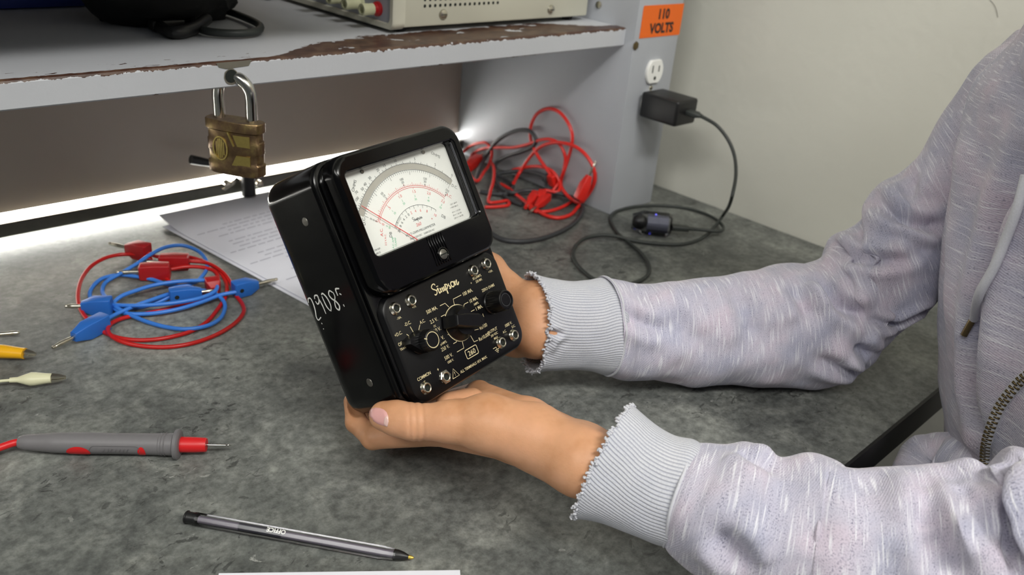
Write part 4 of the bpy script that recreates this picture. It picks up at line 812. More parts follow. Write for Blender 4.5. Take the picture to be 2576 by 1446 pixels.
# ------------------------------------------------------------------ grey test probe
pb_ = thing('test_probe', 'grey test probe with red tip and red patches lying in front of the clips', 'probe', table(300, 1110, 0))
zc = .0085; A = table(48, 1112, zc); B = table(455, 1118, zc); d = B - A; L = np.linalg.norm(d); MP = frame(A, d)
prf = [(0, .0040), (.02, .0050), (.06, .0055), (.19, .0066), (.20, .0069), (.24, .0070), (.40, .0074), (.60, .0072), (.80, .0074), (.93, .0078), (.955, .0080), (.965, .0104), (.985, .0108), (.995, .0098), (1.0, .0080)]
g = G(); n = 40; V, F = loft([[(L * t_, rr * math.cos(a), rr * math.sin(a)) for a in [2 * PI * k / n for k in range(n)]] for t_, rr in prf]); g.add(V, F, MP); hb = g.build('handle', 'gprobe', pb_, angle=45)
def patch(t0, t1, a0, a1, r, mat, par, name, lift=.00025):
    V = []; F = []; N1, N2 = 22, 14
    for i in range(N1 + 1):
        u = -1 + 2 * i / N1; hwd = math.sqrt(max(0, 1 - u * u))
        for j in range(N2 + 1):
            w = -1 + 2 * j / N2; a = (a0 + a1) / 2 + (a1 - a0) / 2 * w * hwd; tt = (t0 + t1) / 2 + (t1 - t0) / 2 * u
            rr = np.interp(tt, [p[0] for p in prf], [p[1] for p in prf]) + lift; V.append((L * tt, rr * math.cos(a), rr * math.sin(a)))
    for i in range(N1):
        for j in range(N2): F.append([i * (N2 + 1) + j, i * (N2 + 1) + j + 1, (i + 1) * (N2 + 1) + j + 1, (i + 1) * (N2 + 1) + j])
    g = G(); g.add(V, F, MP); g.build(name, mat, par)
vd = -(ray(250, 1115)); vd = np.array(MP)[:3, :3].T @ vd; av = math.atan2(vd[2], vd[1])
sg = -1 if np.cos(av - 1.57) > 0 else 1
patch(.305, .455, av + .35, av + 1.75, 0, 'redr', hb, 'grip_patch'); patch(.745, .795, av + .30, av + 1.6, 0, 'redr', hb, 'grip_patch')
g = G()
for t_ in (.868, .885, .905): g.add(*lathe([(.00765 + (t_ - .868) * .01, 0), (.0079 + (t_ - .868) * .01, .0003), (.00765 + (t_ - .868) * .01, .0006)], 40, False), np.array(MP) @ np.array(frame((L * t_, 0, 0), (0, 1, 0), (1, 0, 0))))
g.build('ring_grooves', 'gprobe', hb)
MT_['emb'] = simple('moulded_relief', rgb(96, 94, 96), 0.5)
g = G(); random.seed(3)      # illegible raised marks inside a faint pill-shaped outline
def onhandle(V, F, lift=.0078):
    V = np.array(V); aa = av + .70 - V[:, 1] / .0075; g.add(np.c_[L * .607 + V[:, 0], lift * np.cos(aa), lift * np.sin(aa)], F, MP)
for k in range(7):
    x = -.0078 + k * .0026; onhandle(*ribbon([(x + random.uniform(-.0006, .0006), -.0012 + random.uniform(-.0004, .0004)), (x + .0008, random.uniform(-.0006, .0010)), (x + .0014, .0012 + random.uniform(-.0004, .0003))], .0004, 4), .0077)
pill = [(x, y) for x, y in rring(.0165, .0034, .0033, 6)]; onhandle(*ribbon(pill + [pill[0]], .0003, 2, False), .0077)
g.build('moulded_marks', 'emb', hb, smooth=False)
Lr = np.linalg.norm(table(520, 1118, zc) - B)
g = G(); g.add(*lathe([(.0055, 0), (.0054, Lr * .5), (.0050, Lr * .95), (.0046, Lr), (0, Lr)], 30), np.array(MP) @ np.array(frame((L, 0, 0), (0, 1, 0), (1, 0, 0)))); g.build('tip_collar', 'redr', pb_)
Ln = np.linalg.norm(table(584, 1118, zc) - table(520, 1118, zc))
g = G(); g.add(*lathe([(.0010, 0), (.0010, Ln * .76), (.0006, Ln * .78), (.0010, Ln * .84), (0, Ln)], 14), np.array(MP) @ np.array(frame((L + Lr, 0, 0), (0, 1, 0), (1, 0, 0)))); g.build('needle_tip', 'steel', pb_)
cordpart(zmin([A, table(35, 1114, .0085), table(10, 1122, .0085), table(-40, 1142, .007), table(-110, 1180, .004)], .0023), .0026, 'redr', pb_)

# ------------------------------------------------------------------ ballpoint pen
pn = thing('ballpoint_pen', 'clear barrelled ballpoint pen with black tip in the foreground', 'pen', table(750, 1350, 0))
zc = .0042; A = table(467, 1300, zc); B = table(1041, 1403, zc); d = B - A; L = np.linalg.norm(d); MPn = np.array(frame(A, d)); Rz = np.array(frame((0, 0, 0), (0, 1, 0), (1, 0, 0)))
def along(t): return MPn @ np.array(frame((L * t, 0, 0), (0, 1, 0), (1, 0, 0)))
MT_['smoke'] = mat_glass('smoky_clear_plastic', (0.95, 0.95, 0.97, 1), 0.16, 1.1)
def hexr(t, r): return [(t * L, r * math.cos(a), r * math.sin(a)) for a in [PI / 6 * k for k in range(12)]]
g = G(); g.add(*loft([hexr(.04, .0040), hexr(.05, .0042), hexr(.86, .0042), hexr(.90, .0038), hexr(.925, .0034)]), MPn); g.build('barrel', 'smoke', pn, smooth=False)
g = G(); g.add(*loft([[(t * L, r * math.cos(a), r * math.sin(a)) for a in [2 * PI * k / 24 for k in range(24)]] for t, r in ((0, .0038), (.004, .0043), (.008, .0043), (.010, .0038), (.055, .0036))]), MPn); g.build('end_plug', 'black', pn)
MT_['refill'] = simple('clear_refill', rgb(104, 98, 108), 0.6); MT_['inkb'] = simple('black_ink_fill', rgb(48, 46, 56), 0.6)
g = G(); g.add(*tube([MPn[:3, :3] @ np.array((t * L, 0, 0)) + A for t in (.06, .5, .93)], .0024, 10, 3)); rf = g.build('refill', 'refill', pn)
g = G(); g.add(*tube([MPn[:3, :3] @ np.array((t * L, 0, 0)) + A for t in (.24, .43)], .00255, 10, 3)); g.build('ink', 'inkb', rf)
g = G(); g.add(*loft([[(t * L, r * math.cos(a), r * math.sin(a)) for a in [2 * PI * k / 24 for k in range(24)]] for t, r in ((.915, .0033), (.93, .0034), (.955, .0026), (.978, .0013))]), MPn); g.build('cone', 'black', pn)
MT_['gtip'] = simple('golden_tip', rgb(214, 184, 84), 0.3, 0.8)
g = G(); g.add(*loft([[(t * L, r * math.cos(a), r * math.sin(a)) for a in [2 * PI * k / 14 for k in range(14)]] for t, r in ((.976, .0012), (.992, .0011), (1.0, .0004))]), MPn); g.build('point', 'gtip', pn)
g = G(); V, F = text2d('OFFICE', .0028, 0, 0, 'CENTER', bold=.0001); V = np.array(V); vd = MPn[:3, :3].T @ -(ray(700, 1330)); av = math.atan2(vd[2], vd[1]); aa = av + .42 - V[:, 1] / .0044 * -1; V = np.c_[L * .41 - V[:, 0], .00438 * np.cos(aa - 1.05), .00438 * np.sin(aa - 1.05)]; g.add(V, F, MPn); g.build('lettering', 'white', pn, smooth=False)

# ------------------------------------------------------------------ papers
def sheet(name, label, P, th, mat='paper', curl=None, group=None):
    """P four corners on the worktop (x, y), thin stack with real thickness"""
    P = [np.array(p) for p in P]; N = 24; V = []; 
    for lay in (0, 1):
        for i in range(N + 1):
            for j in range(N + 1):
                u, v = i / N, j / N; p = (1 - u) * (1 - v) * P[0] + u * (1 - v) * P[1] + u * v * P[2] + (1 - u) * v * P[3]
                V.append((p[0], p[1], P[0][2] + (curl(u, v) if curl else 0) + lay * th))
    F = []; S = (N + 1) ** 2
    for i in range(N):
        for j in range(N):
            a = i * (N + 1) + j; F.append([a, a + N + 1, a + N + 2, a + 1][::-1]); F.append([a + S, a + N + 1 + S, a + N + 2 + S, a + 1 + S])
    for i in range(N):
        for a, b in ((i, i + 1), (i * (N + 1), (i + 1) * (N + 1)), (N * (N + 1) + i, N * (N + 1) + i + 1), (i * (N + 1) + N, (i + 1) * (N + 1) + N)): F.append([a, b, b + S, a + S])
    o = mesh_obj(name, V, F, mat, None, (P[0] + P[2]) / 2, angle=60); return tag(o, label, 'paper', group)
c0 = table(402, 562); c1 = table(760, 755); e1 = c1 - c0; e1 /= np.linalg.norm(e1); e2 = np.array([-e1[1], e1[0], 0]); 
if e2 @ (table(620, 478) - c0) < 0: e2 = -e2
Wp, Hp = .216, .279
b0 = c0 + np.array([0, 0, .0006])
sheet('paper_sheet', 'lower printed white sheet, its edge showing under the upper one behind the meter', [b0 - e2 * .0035 + e1 * .012, b0 + e1 * (Hp + .012) - e2 * .0035, b0 + e1 * (Hp + .012) + e2 * Wp, b0 + e2 * Wp * 1.0 + e1 * .012], .0006, group='printed sheets behind the meter')
c_ = b0 + np.array([0, 0, .0010])
up_ = sheet('paper_sheet', 'upper printed white sheet lying behind the meter with its corner lifted', [c_, c_ + e1 * Hp, c_ + e1 * Hp + e2 * Wp, c_ + e2 * Wp], .0006, curl=lambda u, v: .008 * max(0, 1 - u * 5) ** 2 * (1 - v) + .0002, group='printed sheets behind the meter')
g = G(); random.seed(5)
for k in range(22):
    off = .040 + k * .0088; a0 = .03 + .02 * random.random(); ln_ = .12 + .05 * random.random() if k % 5 else .05
    t = a0
    while t < a0 + ln_:
        w = .004 + .010 * random.random(); p = [c_ + e1 * off + e2 * (Wp - t) , c_ + e1 * (off + .0016) + e2 * (Wp - t), c_ + e1 * (off + .0016) + e2 * (Wp - t - w), c_ + e1 * off + e2 * (Wp - t - w)]
        g.add([q_ + np.array([0, 0, .00102]) for q_ in p], [[0, 1, 2, 3]]); t += w + .0025
g.build('printed_lines', 'ink', up_, smooth=False)
q0, q1 = table(551, 1444), table(1157, 1436); e = q1 - q0; e /= np.linalg.norm(e); e_ = np.array([e[1], -e[0], 0])
sheet('paper_sheet', 'blank white sheet at the very front below the pen', [q0 + [0, 0, .0002], q0 + e * np.linalg.norm(q1 - q0) + [0, 0, .0002], q1 + e_ * .20 + [0, 0, .0002], q0 + e_ * .20 + [0, 0, .0002]], .0006)
# hair-thin scratch on the wall
P = [on(px, py, 0, .9846) for px, py in ((2490, 0), (2498, 8), (2504, 18), (2508, 32), (2510, 44))]; g = G(); g.add(*tube(P, .00016, 6, 5)); o = g.build('hair_strand', 'hair', None); tag(o, 'single dark curved hair stuck high on the pale wall', 'hair')

# ------------------------------------------------------------------ signed-distance modelling for the body
def smin(a, b, k):
    h = np.clip(0.5 + 0.5 * (b - a) / k, 0, 1); return b * (1 - h) + a * h - k * h * (1 - h)
def cone_sd(P, a, b, ra, rb):
    a = np.asarray(a); b = np.asarray(b); ab = b - a; t = np.clip(((P - a) @ ab) / (ab @ ab + 1e-12), 0, 1)
    return np.linalg.norm(P - (a + t[..., None] * ab), axis=-1) - (ra + (rb - ra) * t)
def ell_sd(P, c, r, R_=None):
    q = P - np.asarray(c)
    if R_ is not None: q = q @ R_
    k0 = np.linalg.norm(q / r, axis=-1); k1 = np.linalg.norm(q / (np.asarray(r) ** 2), axis=-1); return k0 * (k0 - 1) / (k1 + 1e-9)
def surfnet(fn, lo, hi, h):
    lo = np.array(lo); n = np.ceil((np.array(hi) - lo) / h).astype(int) + 1
    ax_ = [lo[i] + h * np.arange(n[i]) for i in range(3)]
    D = np.empty(n, dtype=np.float32)
    for i in range(n[0]):
        Y, Z = np.meshgrid(ax_[1], ax_[2], indexing='ij'); P = np.stack([np.full_like(Y, ax_[0][i]), Y, Z], -1); D[i] = fn(P)
    S = D < 0
    c = sum(S[i:n[0] - 1 + i, j:n[1] - 1 + j, k:n[2] - 1 + k].astype(np.int8) for i in (0, 1) for j in (0, 1) for k in (0, 1))
    act = (c > 0) & (c < 8); idx = np.full(act.shape, -1, dtype=np.int64); ii = np.argwhere(act); idx[act] = np.arange(len(ii))
    acc = np.zeros((len(ii), 3)); cnt = np.zeros(len(ii))
    cor = [(0, 0, 0), (1, 0, 0), (0, 1, 0), (1, 1, 0), (0, 0, 1), (1, 0, 1), (0, 1, 1), (1, 1, 1)]
    for a in range(8):
        for b in range(a + 1, 8):
            ca, cb = np.array(cor[a]), np.array(cor[b])
            if abs(ca - cb).sum() != 1: continue
            da = D[tuple((ii + ca).T)]; db = D[tuple((ii + cb).T)]; m_ = (da < 0) != (db < 0); t = np.where(m_, da / (da - db + 1e-12), 0)
            acc += np.where(m_[:, None], ca + t[:, None] * (cb - ca), 0); cnt += m_
    V = lo + h * (ii + acc / cnt[:, None]); F = []
    for axn in range(3):
        o1, o2 = [x for x in range(3) if x != axn]
        s0 = [slice(0, None)] * 3; s1 = [slice(0, None)] * 3; s0[axn] = slice(0, -1); s1[axn] = slice(1, None)
        ch = np.argwhere(S[tuple(s0)] != S[tuple(s1)]); ok = (ch[:, o1] > 0) & (ch[:, o2] > 0) & (ch[:, o1] < n[o1] - 1) & (ch[:, o2] < n[o2] - 1); ch = ch[ok]
        e1_ = np.zeros(3, int); e1_[o1] = 1; e2_ = np.zeros(3, int); e2_[o2] = 1
        q = [idx[tuple((ch - d_).T)] for d_ in (0 * e1_, e1_, e1_ + e2_, e2_)]; Q = np.stack(q, 1); inside = S[tuple(ch.T)]
        flip = inside if axn != 1 else ~inside
        Q[~flip] = Q[~flip][:, ::-1]; F.append(Q)
    return V, np.vstack(F).tolist()
def chain(P, k=3.0):
    def f(X):
        d = None
        for (a, ra), (b, rb) in zip(P[:-1], P[1:]):
            e = cone_sd(X, a, b, ra, rb); d = e if d is None else smin(d, e, k)
        return d
    return f
def mmj(px, py, dep, r): return (pd(px, py, dep) * 1000, r)
def case_sd(X):
    q = (X / 1000 - MT) @ MR * 1000; q = np.abs(q - np.array([0, VC, -39.5])) - np.array([U - 8, VH - 8, 32.0 - 1]); return np.linalg.norm(np.maximum(q, 0), axis=-1) + np.minimum(q.max(-1), 0) - 8
def lerp(a, b, t): return np.asarray(a) * (1 - t) + np.asarray(b) * t

# left hand (nearer the camera), palm up under the case, thumb on its side
LE = pd(2640, 1395, .452) * 1000; RE = pd(2095, 790, .750) * 1000; LF = pd(1720, 1250, .505) * 1000; RF = pd(1540, 828, .716) * 1000
W1, W2 = mmj(1462, 1162, .521, 17.0), mmj(1462, 1142, .540, 16.5)
def out_(p, e, d): v = e - p; return p + v / np.linalg.norm(v) * d
thumb = chain([mmj(1345, 1098, .537, 20.5), mmj(1225, 1063, .541, 18.0), mmj(1135, 1060, .542, 12.8), mmj(1042, 1061, .545, 11.0), mmj(1000, 1052, .549, 10.6), mmj(966, 1046, .552, 9.6)], 5)
fingersL = [chain([mmj(1095, 1083, .585, 10.5), mmj(938, 1101, .590, 7.9), mmj(896, 1062, .606, 7.3), (onback(888, 1010, 8.5) * 1000, 6.6)], 2.5),
            chain([mmj(1130, 1045, .605, 10.5), mmj(985, 1078, .622, 8.2), (onback(945, 1030, 11) * 1000, 7.5), (onback(925, 975, 8) * 1000, 6.8)], 3),
            chain([mmj(1165, 1018, .620, 10.5), mmj(1045, 1050, .645, 8.0), (onback(1005, 1000, 10) * 1000, 7.3), (onback(985, 950, 8) * 1000, 6.6)], 3),
            chain([mmj(1205, 990, .635, 9.5), mmj(1112, 1010, .660, 7.2), (onback(1075, 965, 9) * 1000, 6.6), (onback(1060, 920, 7) * 1000, 6.0)], 3)]
palmL = [chain([W1, mmj(1300, 1110, .562, 14), mmj(1100, 1078, .580, 11.5)], 6), chain([W1, mmj(1300, 1085, .575, 14), mmj(1135, 1045, .603, 11.5)], 6),
         chain([W2, mmj(1310, 1070, .585, 14), mmj(1168, 1018, .618, 11)], 6), chain([W2, mmj(1330, 1062, .583, 15.5), mmj(1205, 992, .632, 10)], 6),
         chain([W1, (LF, 20)], 6), chain([W2, (LF + MR[:, 0] * 10, 19)], 6), chain([W1, W2], 6), chain([W1, mmj(1345, 1098, .537, 20.5)], 6),
         chain([mmj(1225, 1063, .545, 16), mmj(1150, 1045, .585, 11)], 6)]
pad1 = mmj(1122, 1012, .588, 7.5); pad2 = mmj(1190, 1002, .606, 8)
def LH(X):
    d = palmL[0](X)
    for p in palmL[1:]: d = smin(d, p(X), 9)
    for f in fingersL: d = smin(d, f(X), 3.2)
    d = smin(d, thumb(X), 4.5)
    d = smin(d, cone_sd(X, pad1[0], pad2[0], 7.0, 7.5), 1.5)
    # thumb knuckle creases
    for (px, py, dp, am) in ((1064, 1085, .5395, .75), (1046, 1087, .540, .6), (1030, 1092, .541, .45)):
        c = pd(px, py - 22, dp) * 1000; axv = pd(px + 60, py - 4, dp + .002) * 1000 - pd(px, py, dp) * 1000; axv /= np.linalg.norm(axv); q = X - c; t = q @ axv; rad = np.linalg.norm(q - t[..., None] * axv, axis=-1)
        d = d + am * np.exp(-(t / 1.0) ** 2) * np.exp(-(rad / 16) ** 6)
    return np.maximum(d, .25 - case_sd(X))
# right hand behind the case
R1, R2 = mmj(1352, 772, .690, 17.5), mmj(1352, 835, .684, 17.5)
fingersR = [chain([mmj(1200, 752, .733, 11), (onback(1110, 695, 14) * 1000, 8.3), (onback(1055, 655, 10) * 1000, 7.6), (onback(1015, 630, 8) * 1000, 6.9)], 3),
            chain([mmj(1205, 790, .731, 11), (onback(1100, 745, 14) * 1000, 8.3), (onback(1045, 715, 10) * 1000, 7.6), (onback(1000, 695, 8) * 1000, 6.9)], 3),
            chain([mmj(1218, 828, .727, 10.5), (onback(1110, 795, 13) * 1000, 8.0), (onback(1055, 775, 10) * 1000, 7.3), (onback(1012, 765, 8) * 1000, 6.6)], 3),
            chain([mmj(1232, 858, .721, 9.5), (onback(1140, 840, 12) * 1000, 7.2), (onback(1095, 828, 9) * 1000, 6.6), (onback(1062, 820, 7) * 1000, 6.0)], 3)]
thumbR = chain([mmj(1322, 768, .693, 16), mmj(1278, 726, .700, 12.5), mmj(1236, 672, .704, 10.5), (MM(71.5, 92, -52) * 1000, 9.2), (MM(72, 112, -44) * 1000, 8.0)], 5)
palmR = [chain([R1, mmj(1205, 755, .730, 11.5)], 6), chain([R1, mmj(1208, 792, .728, 11.5)], 6), chain([R2, mmj(1220, 828, .724, 11.5)], 6), chain([R2, mmj(1300, 852, .700, 14), mmj(1234, 857, .718, 10.5)], 6), chain([R1, R2], 6),
         chain([R1, (RF + [0, 0, 8], 20)], 6), chain([R2, (RF - [0, 0, 6], 20)], 6)]
def RH(X):
    d = palmR[0](X)
    for p in palmR[1:]: d = smin(d, p(X), 9)
    for f in fingersR: d = smin(d, f(X), 3.2)
    d = smin(d, thumbR(X), 6)
    return np.maximum(d, .25 - case_sd(X))
def bounds(*ps, pad=24):
    A = np.array([p for p in ps]); return A.min(0) - pad, A.max(0) + pad
Vl, Fl = surfnet(LH, *bounds(W1[0], W2[0], lerp(W1[0], LF, .8), lerp(W2[0], LF, .8), pd(1300, 960, .53) * 1000, pd(1300, 1230, .53) * 1000, pd(1250, 960, .60) * 1000, pd(966, 1046, .552) * 1000, pd(938, 1101, .59) * 1000, onback(925, 960, 10) * 1000, onback(1060, 915, 10) * 1000, pd(1205, 990, .635) * 1000), 0.95)
Vr, Fr = surfnet(RH, *bounds(R1[0], R2[0], lerp(R1[0], RF, .8), lerp(R2[0], RF, .8), pd(1200, 752, .74) * 1000, onback(1015, 620, 10) * 1000, onback(1000, 770, 10) * 1000, MM(74, 116, -44) * 1000, pd(1232, 870, .721) * 1000), 1.5)

# trunk, upper arms, neck, head and thighs, mostly clothed
Fv = np.array([-.82, .57, 0]); Lv = np.array([.57, .82, 0]); TC = np.array([690., 30, 0])
RXV = np.array([.7215, -.6924, 0]); LZ = [-.30, -.24, -.16, -.06, .04, .13, .20, .25, .285, .315, .335]; LX = [.14, .135, .118, .0712, .0217, -.0053, -.0252, -.048, -.070, -.082, -.088]
def lean(z): return np.interp(z, LZ, LX)
RS, LS = pd(2575, 310, .690) * 1000, pd(3480, 830, .380) * 1000
NK = TC + [0, 0, 330] + Fv * 8 - RXV * 86; HC = TC + np.array([0, 0, 455]) + Fv * 35 - RXV * 92
def body_sd(X):
    q = X - TC - lean(X[..., 2:] / 1000) * 1000 * RXV; a = q @ Lv; b = q @ Fv; z = q[..., 2]
    Q = np.stack([a, b, z], -1)
    d = ell_sd(Q, (0, 0, 170), (150, 95, 150)); d = smin(d, ell_sd(Q, (0, 0, 0), (135, 92, 190)), 30); d = smin(d, ell_sd(Q, (0, -10, -230), (155, 105, 110)), 40)
    for s in (1, -1):
        d = smin(d, cone_sd(Q, (s * 80, 0, -250), (s * 95, 380, -240), 82, 62), 25)
        d = smin(d, cone_sd(Q, (s * 95, 380, -240), (s * 95, 400, -640), 56, 42), 15); d = smin(d, cone_sd(Q, (s * 95, 395, -690), (s * 100, 540, -715), 36, 26), 10)
    d = smin(d, cone_sd(X, RS, pd(2440, 425, .707) * 1000, 34, 30), 20); d = smin(d, cone_sd(X, pd(2440, 425, .707) * 1000, pd(2275, 655, .741) * 1000, 32, 28), 10); d = smin(d, cone_sd(X, pd(2275, 655, .741) * 1000, RE, 28, 28), 10); d = smin(d, cone_sd(X, LS, LE, 36, 26), 20)
    d = smin(d, cone_sd(X, RS, lerp(TC + [0, 0, 250] - RXV * 48, RS, .3), 32, 46), 25); d = smin(d, cone_sd(X, LS, lerp(TC + [0, 0, 250] - RXV * 48, LS, .3), 40, 48), 25)
    d = smin(d, cone_sd(X, RE, RF, 28, 20), 8); d = smin(d, cone_sd(X, LE, pd(2150, 1390, .484) * 1000, 26, 26), 8); d = smin(d, cone_sd(X, pd(2150, 1390, .484) * 1000, LF, 26, 20), 8)
    d = smin(d, cone_sd(X, NK - [0, 0, 40], HC - [0, 0, 60] - Fv * 25, 56, 52), 25)
    H = X - HC; hq = np.stack([H @ Lv, H @ Fv, H[..., 2]], -1)
    hd = smin(ell_sd(hq, (0, -12, 22), (74, 92, 88)), ell_sd(hq, (0, 18, -42), (54, 62, 62)), 25)
    hd = smin(hd, cone_sd(hq, (0, 82, 5), (0, 98, -22), 6, 10), 10)
    for s in (1, -1):
        hd = smin(hd, ell_sd(hq, (s * 76, -8, -8), (9, 17, 30)), 5); hd = np.maximum(hd, -(ell_sd(hq, (s * 31, 92, 6), (15, 13, 9)) - 0)) if False else hd + 4 * np.exp(-((hq[..., 0] - s * 31) ** 2 / 180 + (hq[..., 1] - 82) ** 2 / 300 + (hq[..., 2] - 6) ** 2 / 90))
    hd = smin(hd, ell_sd(hq, (0, 80, -52), (24, 9, 7)), 5); hd = hd + 1.8 * np.exp(-(hq[..., 2] + 52) ** 2 / 5 - hq[..., 0] ** 2 / 500 - (hq[..., 1] - 88) ** 2 / 200)
    return smin(d, hd, 12)
lo_, hi_ = bounds(RS, LS, HC + [0, 0, 90], TC + [0, 0, -740], TC + RXV * 160 + Lv * 120, TC + RXV * 160 - Lv * 120, TC + Fv * 560 + Lv * 100, TC + Fv * 560 - Lv * 100, RE, LE, R1[0], W1[0], pad=70)
lo_[2] = -755; Vb, Fb = surfnet(body_sd, lo_, hi_, 8.0)
g = G(); g.add(Vl / 1000, Fl); g.add(Vr / 1000, Fr); g.add(Vb / 1000, Fb)
person = g.build('person', 'skin', None, angle=None)
tag(person, 'person in a lilac-grey hoodie seated at the bench, both hands holding the meter', 'person')
# nail on the thumb
hand = BVHTree.FromPolygons([Vector(v) for v in Vl / 1000], Fl)
def hit(bvh, px, py):
    d = Vector(ray(px, py)).normalized(); r_ = bvh.ray_cast(Vector(CAM), d); return r_[0], r_[1]
def nailpatch(name, pts, mat, par, lift=.0003, N=14):
    """pts: outline pixels of the nail; mapped onto the thumb and lifted"""
    c = np.mean(pts, 0); V = []; F = []; m_ = len(pts); M_ = 5
    for i in range(M_ + 1):
        for p in pts:
            q = c + (np.array(p) - c) * (i / M_); h_, n_ = hit(hand, *q)
            if h_ is None: h_ = Vector(pd(q[0], q[1], .545)); n_ = Vector((0, 0, 1))
            V.append(h_ + n_ * lift * (1.0 if i < M_ else .1))
    for i in range(M_):
        for k in range(m_): F.append([i * m_ + k, i * m_ + (k + 1) % m_, (i + 1) * m_ + (k + 1) % m_, (i + 1) * m_ + k])
    return mesh_obj(name, np.array([list(v) for v in V]), F, mat, par, angle=None)
ol = [(927, 1046), (928, 1034), (934, 1027), (944, 1025), (956, 1026), (966, 1030), (973, 1037), (977, 1047), (977, 1060), (974, 1072), (962, 1070), (950, 1066), (938, 1058)]
nail = nailpatch('thumb_nail', ol, 'nail', person, .0007)
nailpatch('nail_pale_side', [(968, 1050), (973, 1043), (977, 1048), (978, 1060), (975, 1073), (970, 1072), (966, 1066)], 'nailpale', nail, .0009)  # paler patch along one side of the nail
# head details, out of the frame
def hp_(a, b, c): return (HC + Lv * a + Fv * b + np.array([0, 0, c])) / 1000
for s in (1, -1):
    g = G(); V, F = lathe([(.0115 * math.sin(t), -.0115 * math.cos(t)) for t in np.linspace(.05, PI - .05, 14)], 20); g.add(np.array(V) + hp_(s * 30, 65, 5), F); e_o = g.build('eye', 'eye', person)
    g = G(); g.add(*lathe([(.0055, 0), (.003, .0012), (0, .0014)], 18), frame(hp_(s * 30, 76.0, 4), Lv, Fv)); g.build('iris', 'pupil', e_o)
def hair_sd(X):
    H = X - HC; hq = np.stack([H @ Lv, H @ Fv, H[..., 2]], -1); d = ell_sd(hq, (0, -16, 26), (82, 100, 96)); return np.maximum(d, np.maximum(hq[..., 1] - 40 - (hq[..., 2] - 20) * .8, -(hq[..., 2] + 50 - 0 * hq[..., 0])) - 0)
V, F = surfnet(hair_sd, HC - 130, HC + 140, 5.0); g = G(); g.add(V / 1000, F); g.build('hair', 'hair', person, angle=None)
def tr_sd(X):
    q = X - TC - lean(X[..., 2:] / 1000) * 1000 * RXV; Q = np.stack([q @ Lv, q @ Fv, q[..., 2]], -1); d = ell_sd(Q, (0, -10, -240), (164, 114, 112))
    for s in (1, -1): d = smin(d, cone_sd(Q, (s * 80, 0, -250), (s * 95, 385, -240), 92, 72), 25); d = smin(d, cone_sd(Q, (s * 95, 385, -240), (s * 95, 400, -670), 68, 56), 15)
    return d
V, F = surfnet(tr_sd, *bounds(TC + RXV * 170 + Lv * 120, TC + RXV * 170 - Lv * 120, TC + [0, 0, -720], TC + [0, 0, -130], TC + Lv * 120, TC - Lv * 120, TC + Fv * 430 + Lv * 100, TC + Fv * 430 - Lv * 100, pad=80), 8.0); g = G(); g.add(V / 1000, F); g.build('trousers', 'trouser', person, angle=None)
for s in (1, -1):
    g = G(); g.add(*loft([[((TC + RXV * 140 + Lv * (s * 98 + x * k) + Fv * (y + 20)) / 1000 + np.array([0, 0, (-752 + z_) / 1000])) for x, y in [(52 * math.cos(a), 470 + (150 if math.cos(a - PI / 2) > 0 else 120) * math.sin(a)) for a in [2 * PI * j / 28 for j in range(28)]]] for z_, k in ((-6, .95), (10, 1.0), (40, .92), (58, .6))])); g.build('shoe', 'black', person)

# ------------------------------------------------------------------ hoodie
def ringset(st, n=120, flat_z=None):
    """st: (top px, bottom px, depth, depth ratio) per station -> smooth rings with fabric coordinates"""
    cen = []; up = []; rr = []
    for (t, b, dep, k) in st:
        T = pd(t[0], t[1], dep); B = pd(b[0], b[1], dep); cen.append((T + B) / 2); up.append((T - B) / 2); rr.append(k)
    return np.array(cen), np.array(up), np.array(rr)
def sleeve(st, n=150, m=9, bulge=0.0):
    cen, up, rr = ringset(st); S = catmull(np.c_[cen, up, rr[:, None]], m); cen, up, rr = S[:, :3], S[:, 3:6], S[:, 6]
    T = np.gradient(cen, axis=0); T /= np.linalg.norm(T, axis=1)[:, None]; s = np.r_[0, np.cumsum(np.linalg.norm(np.diff(cen, axis=0), axis=1))]
    V = []; Fb_ = []
    for i in range(len(cen)):
        r = np.linalg.norm(up[i]); bb = np.cross(T[i], up[i]); bb *= r * rr[i] / (np.linalg.norm(bb) + 1e-9)
        for k in range(n):
            a = 2 * PI * k / n; V.append(cen[i] + up[i] * math.cos(a) + bb * math.sin(a)); Fb_.append((s[i], r * (a if a < PI * 1.999 else 0), 0))
    F = []
    for i in range(len(cen) - 1):
        for k in range(n): F.append([i * n + k, i * n + (k + 1) % n, (i + 1) * n + (k + 1) % n, (i + 1) * n + k])
    return np.array(V), F, np.array(Fb_), n
def normals(V, F):
    F4 = np.array(F); N = np.zeros_like(V); nn = np.cross(V[F4[:, 2]] - V[F4[:, 0]], V[F4[:, 3]] - V[F4[:, 1]])
    for j in range(4): np.add.at(N, F4[:, j], nn)
    return N / (np.linalg.norm(N, axis=1)[:, None] + 1e-12)
def outward(V, F, n):
    N = normals(V, F); cen = V.reshape(-1, n, 3).mean(1); d = (N * (V - np.repeat(cen, n, 0))).sum()
    return (N, F) if d > 0 else (-N, [f[::-1] for f in F])
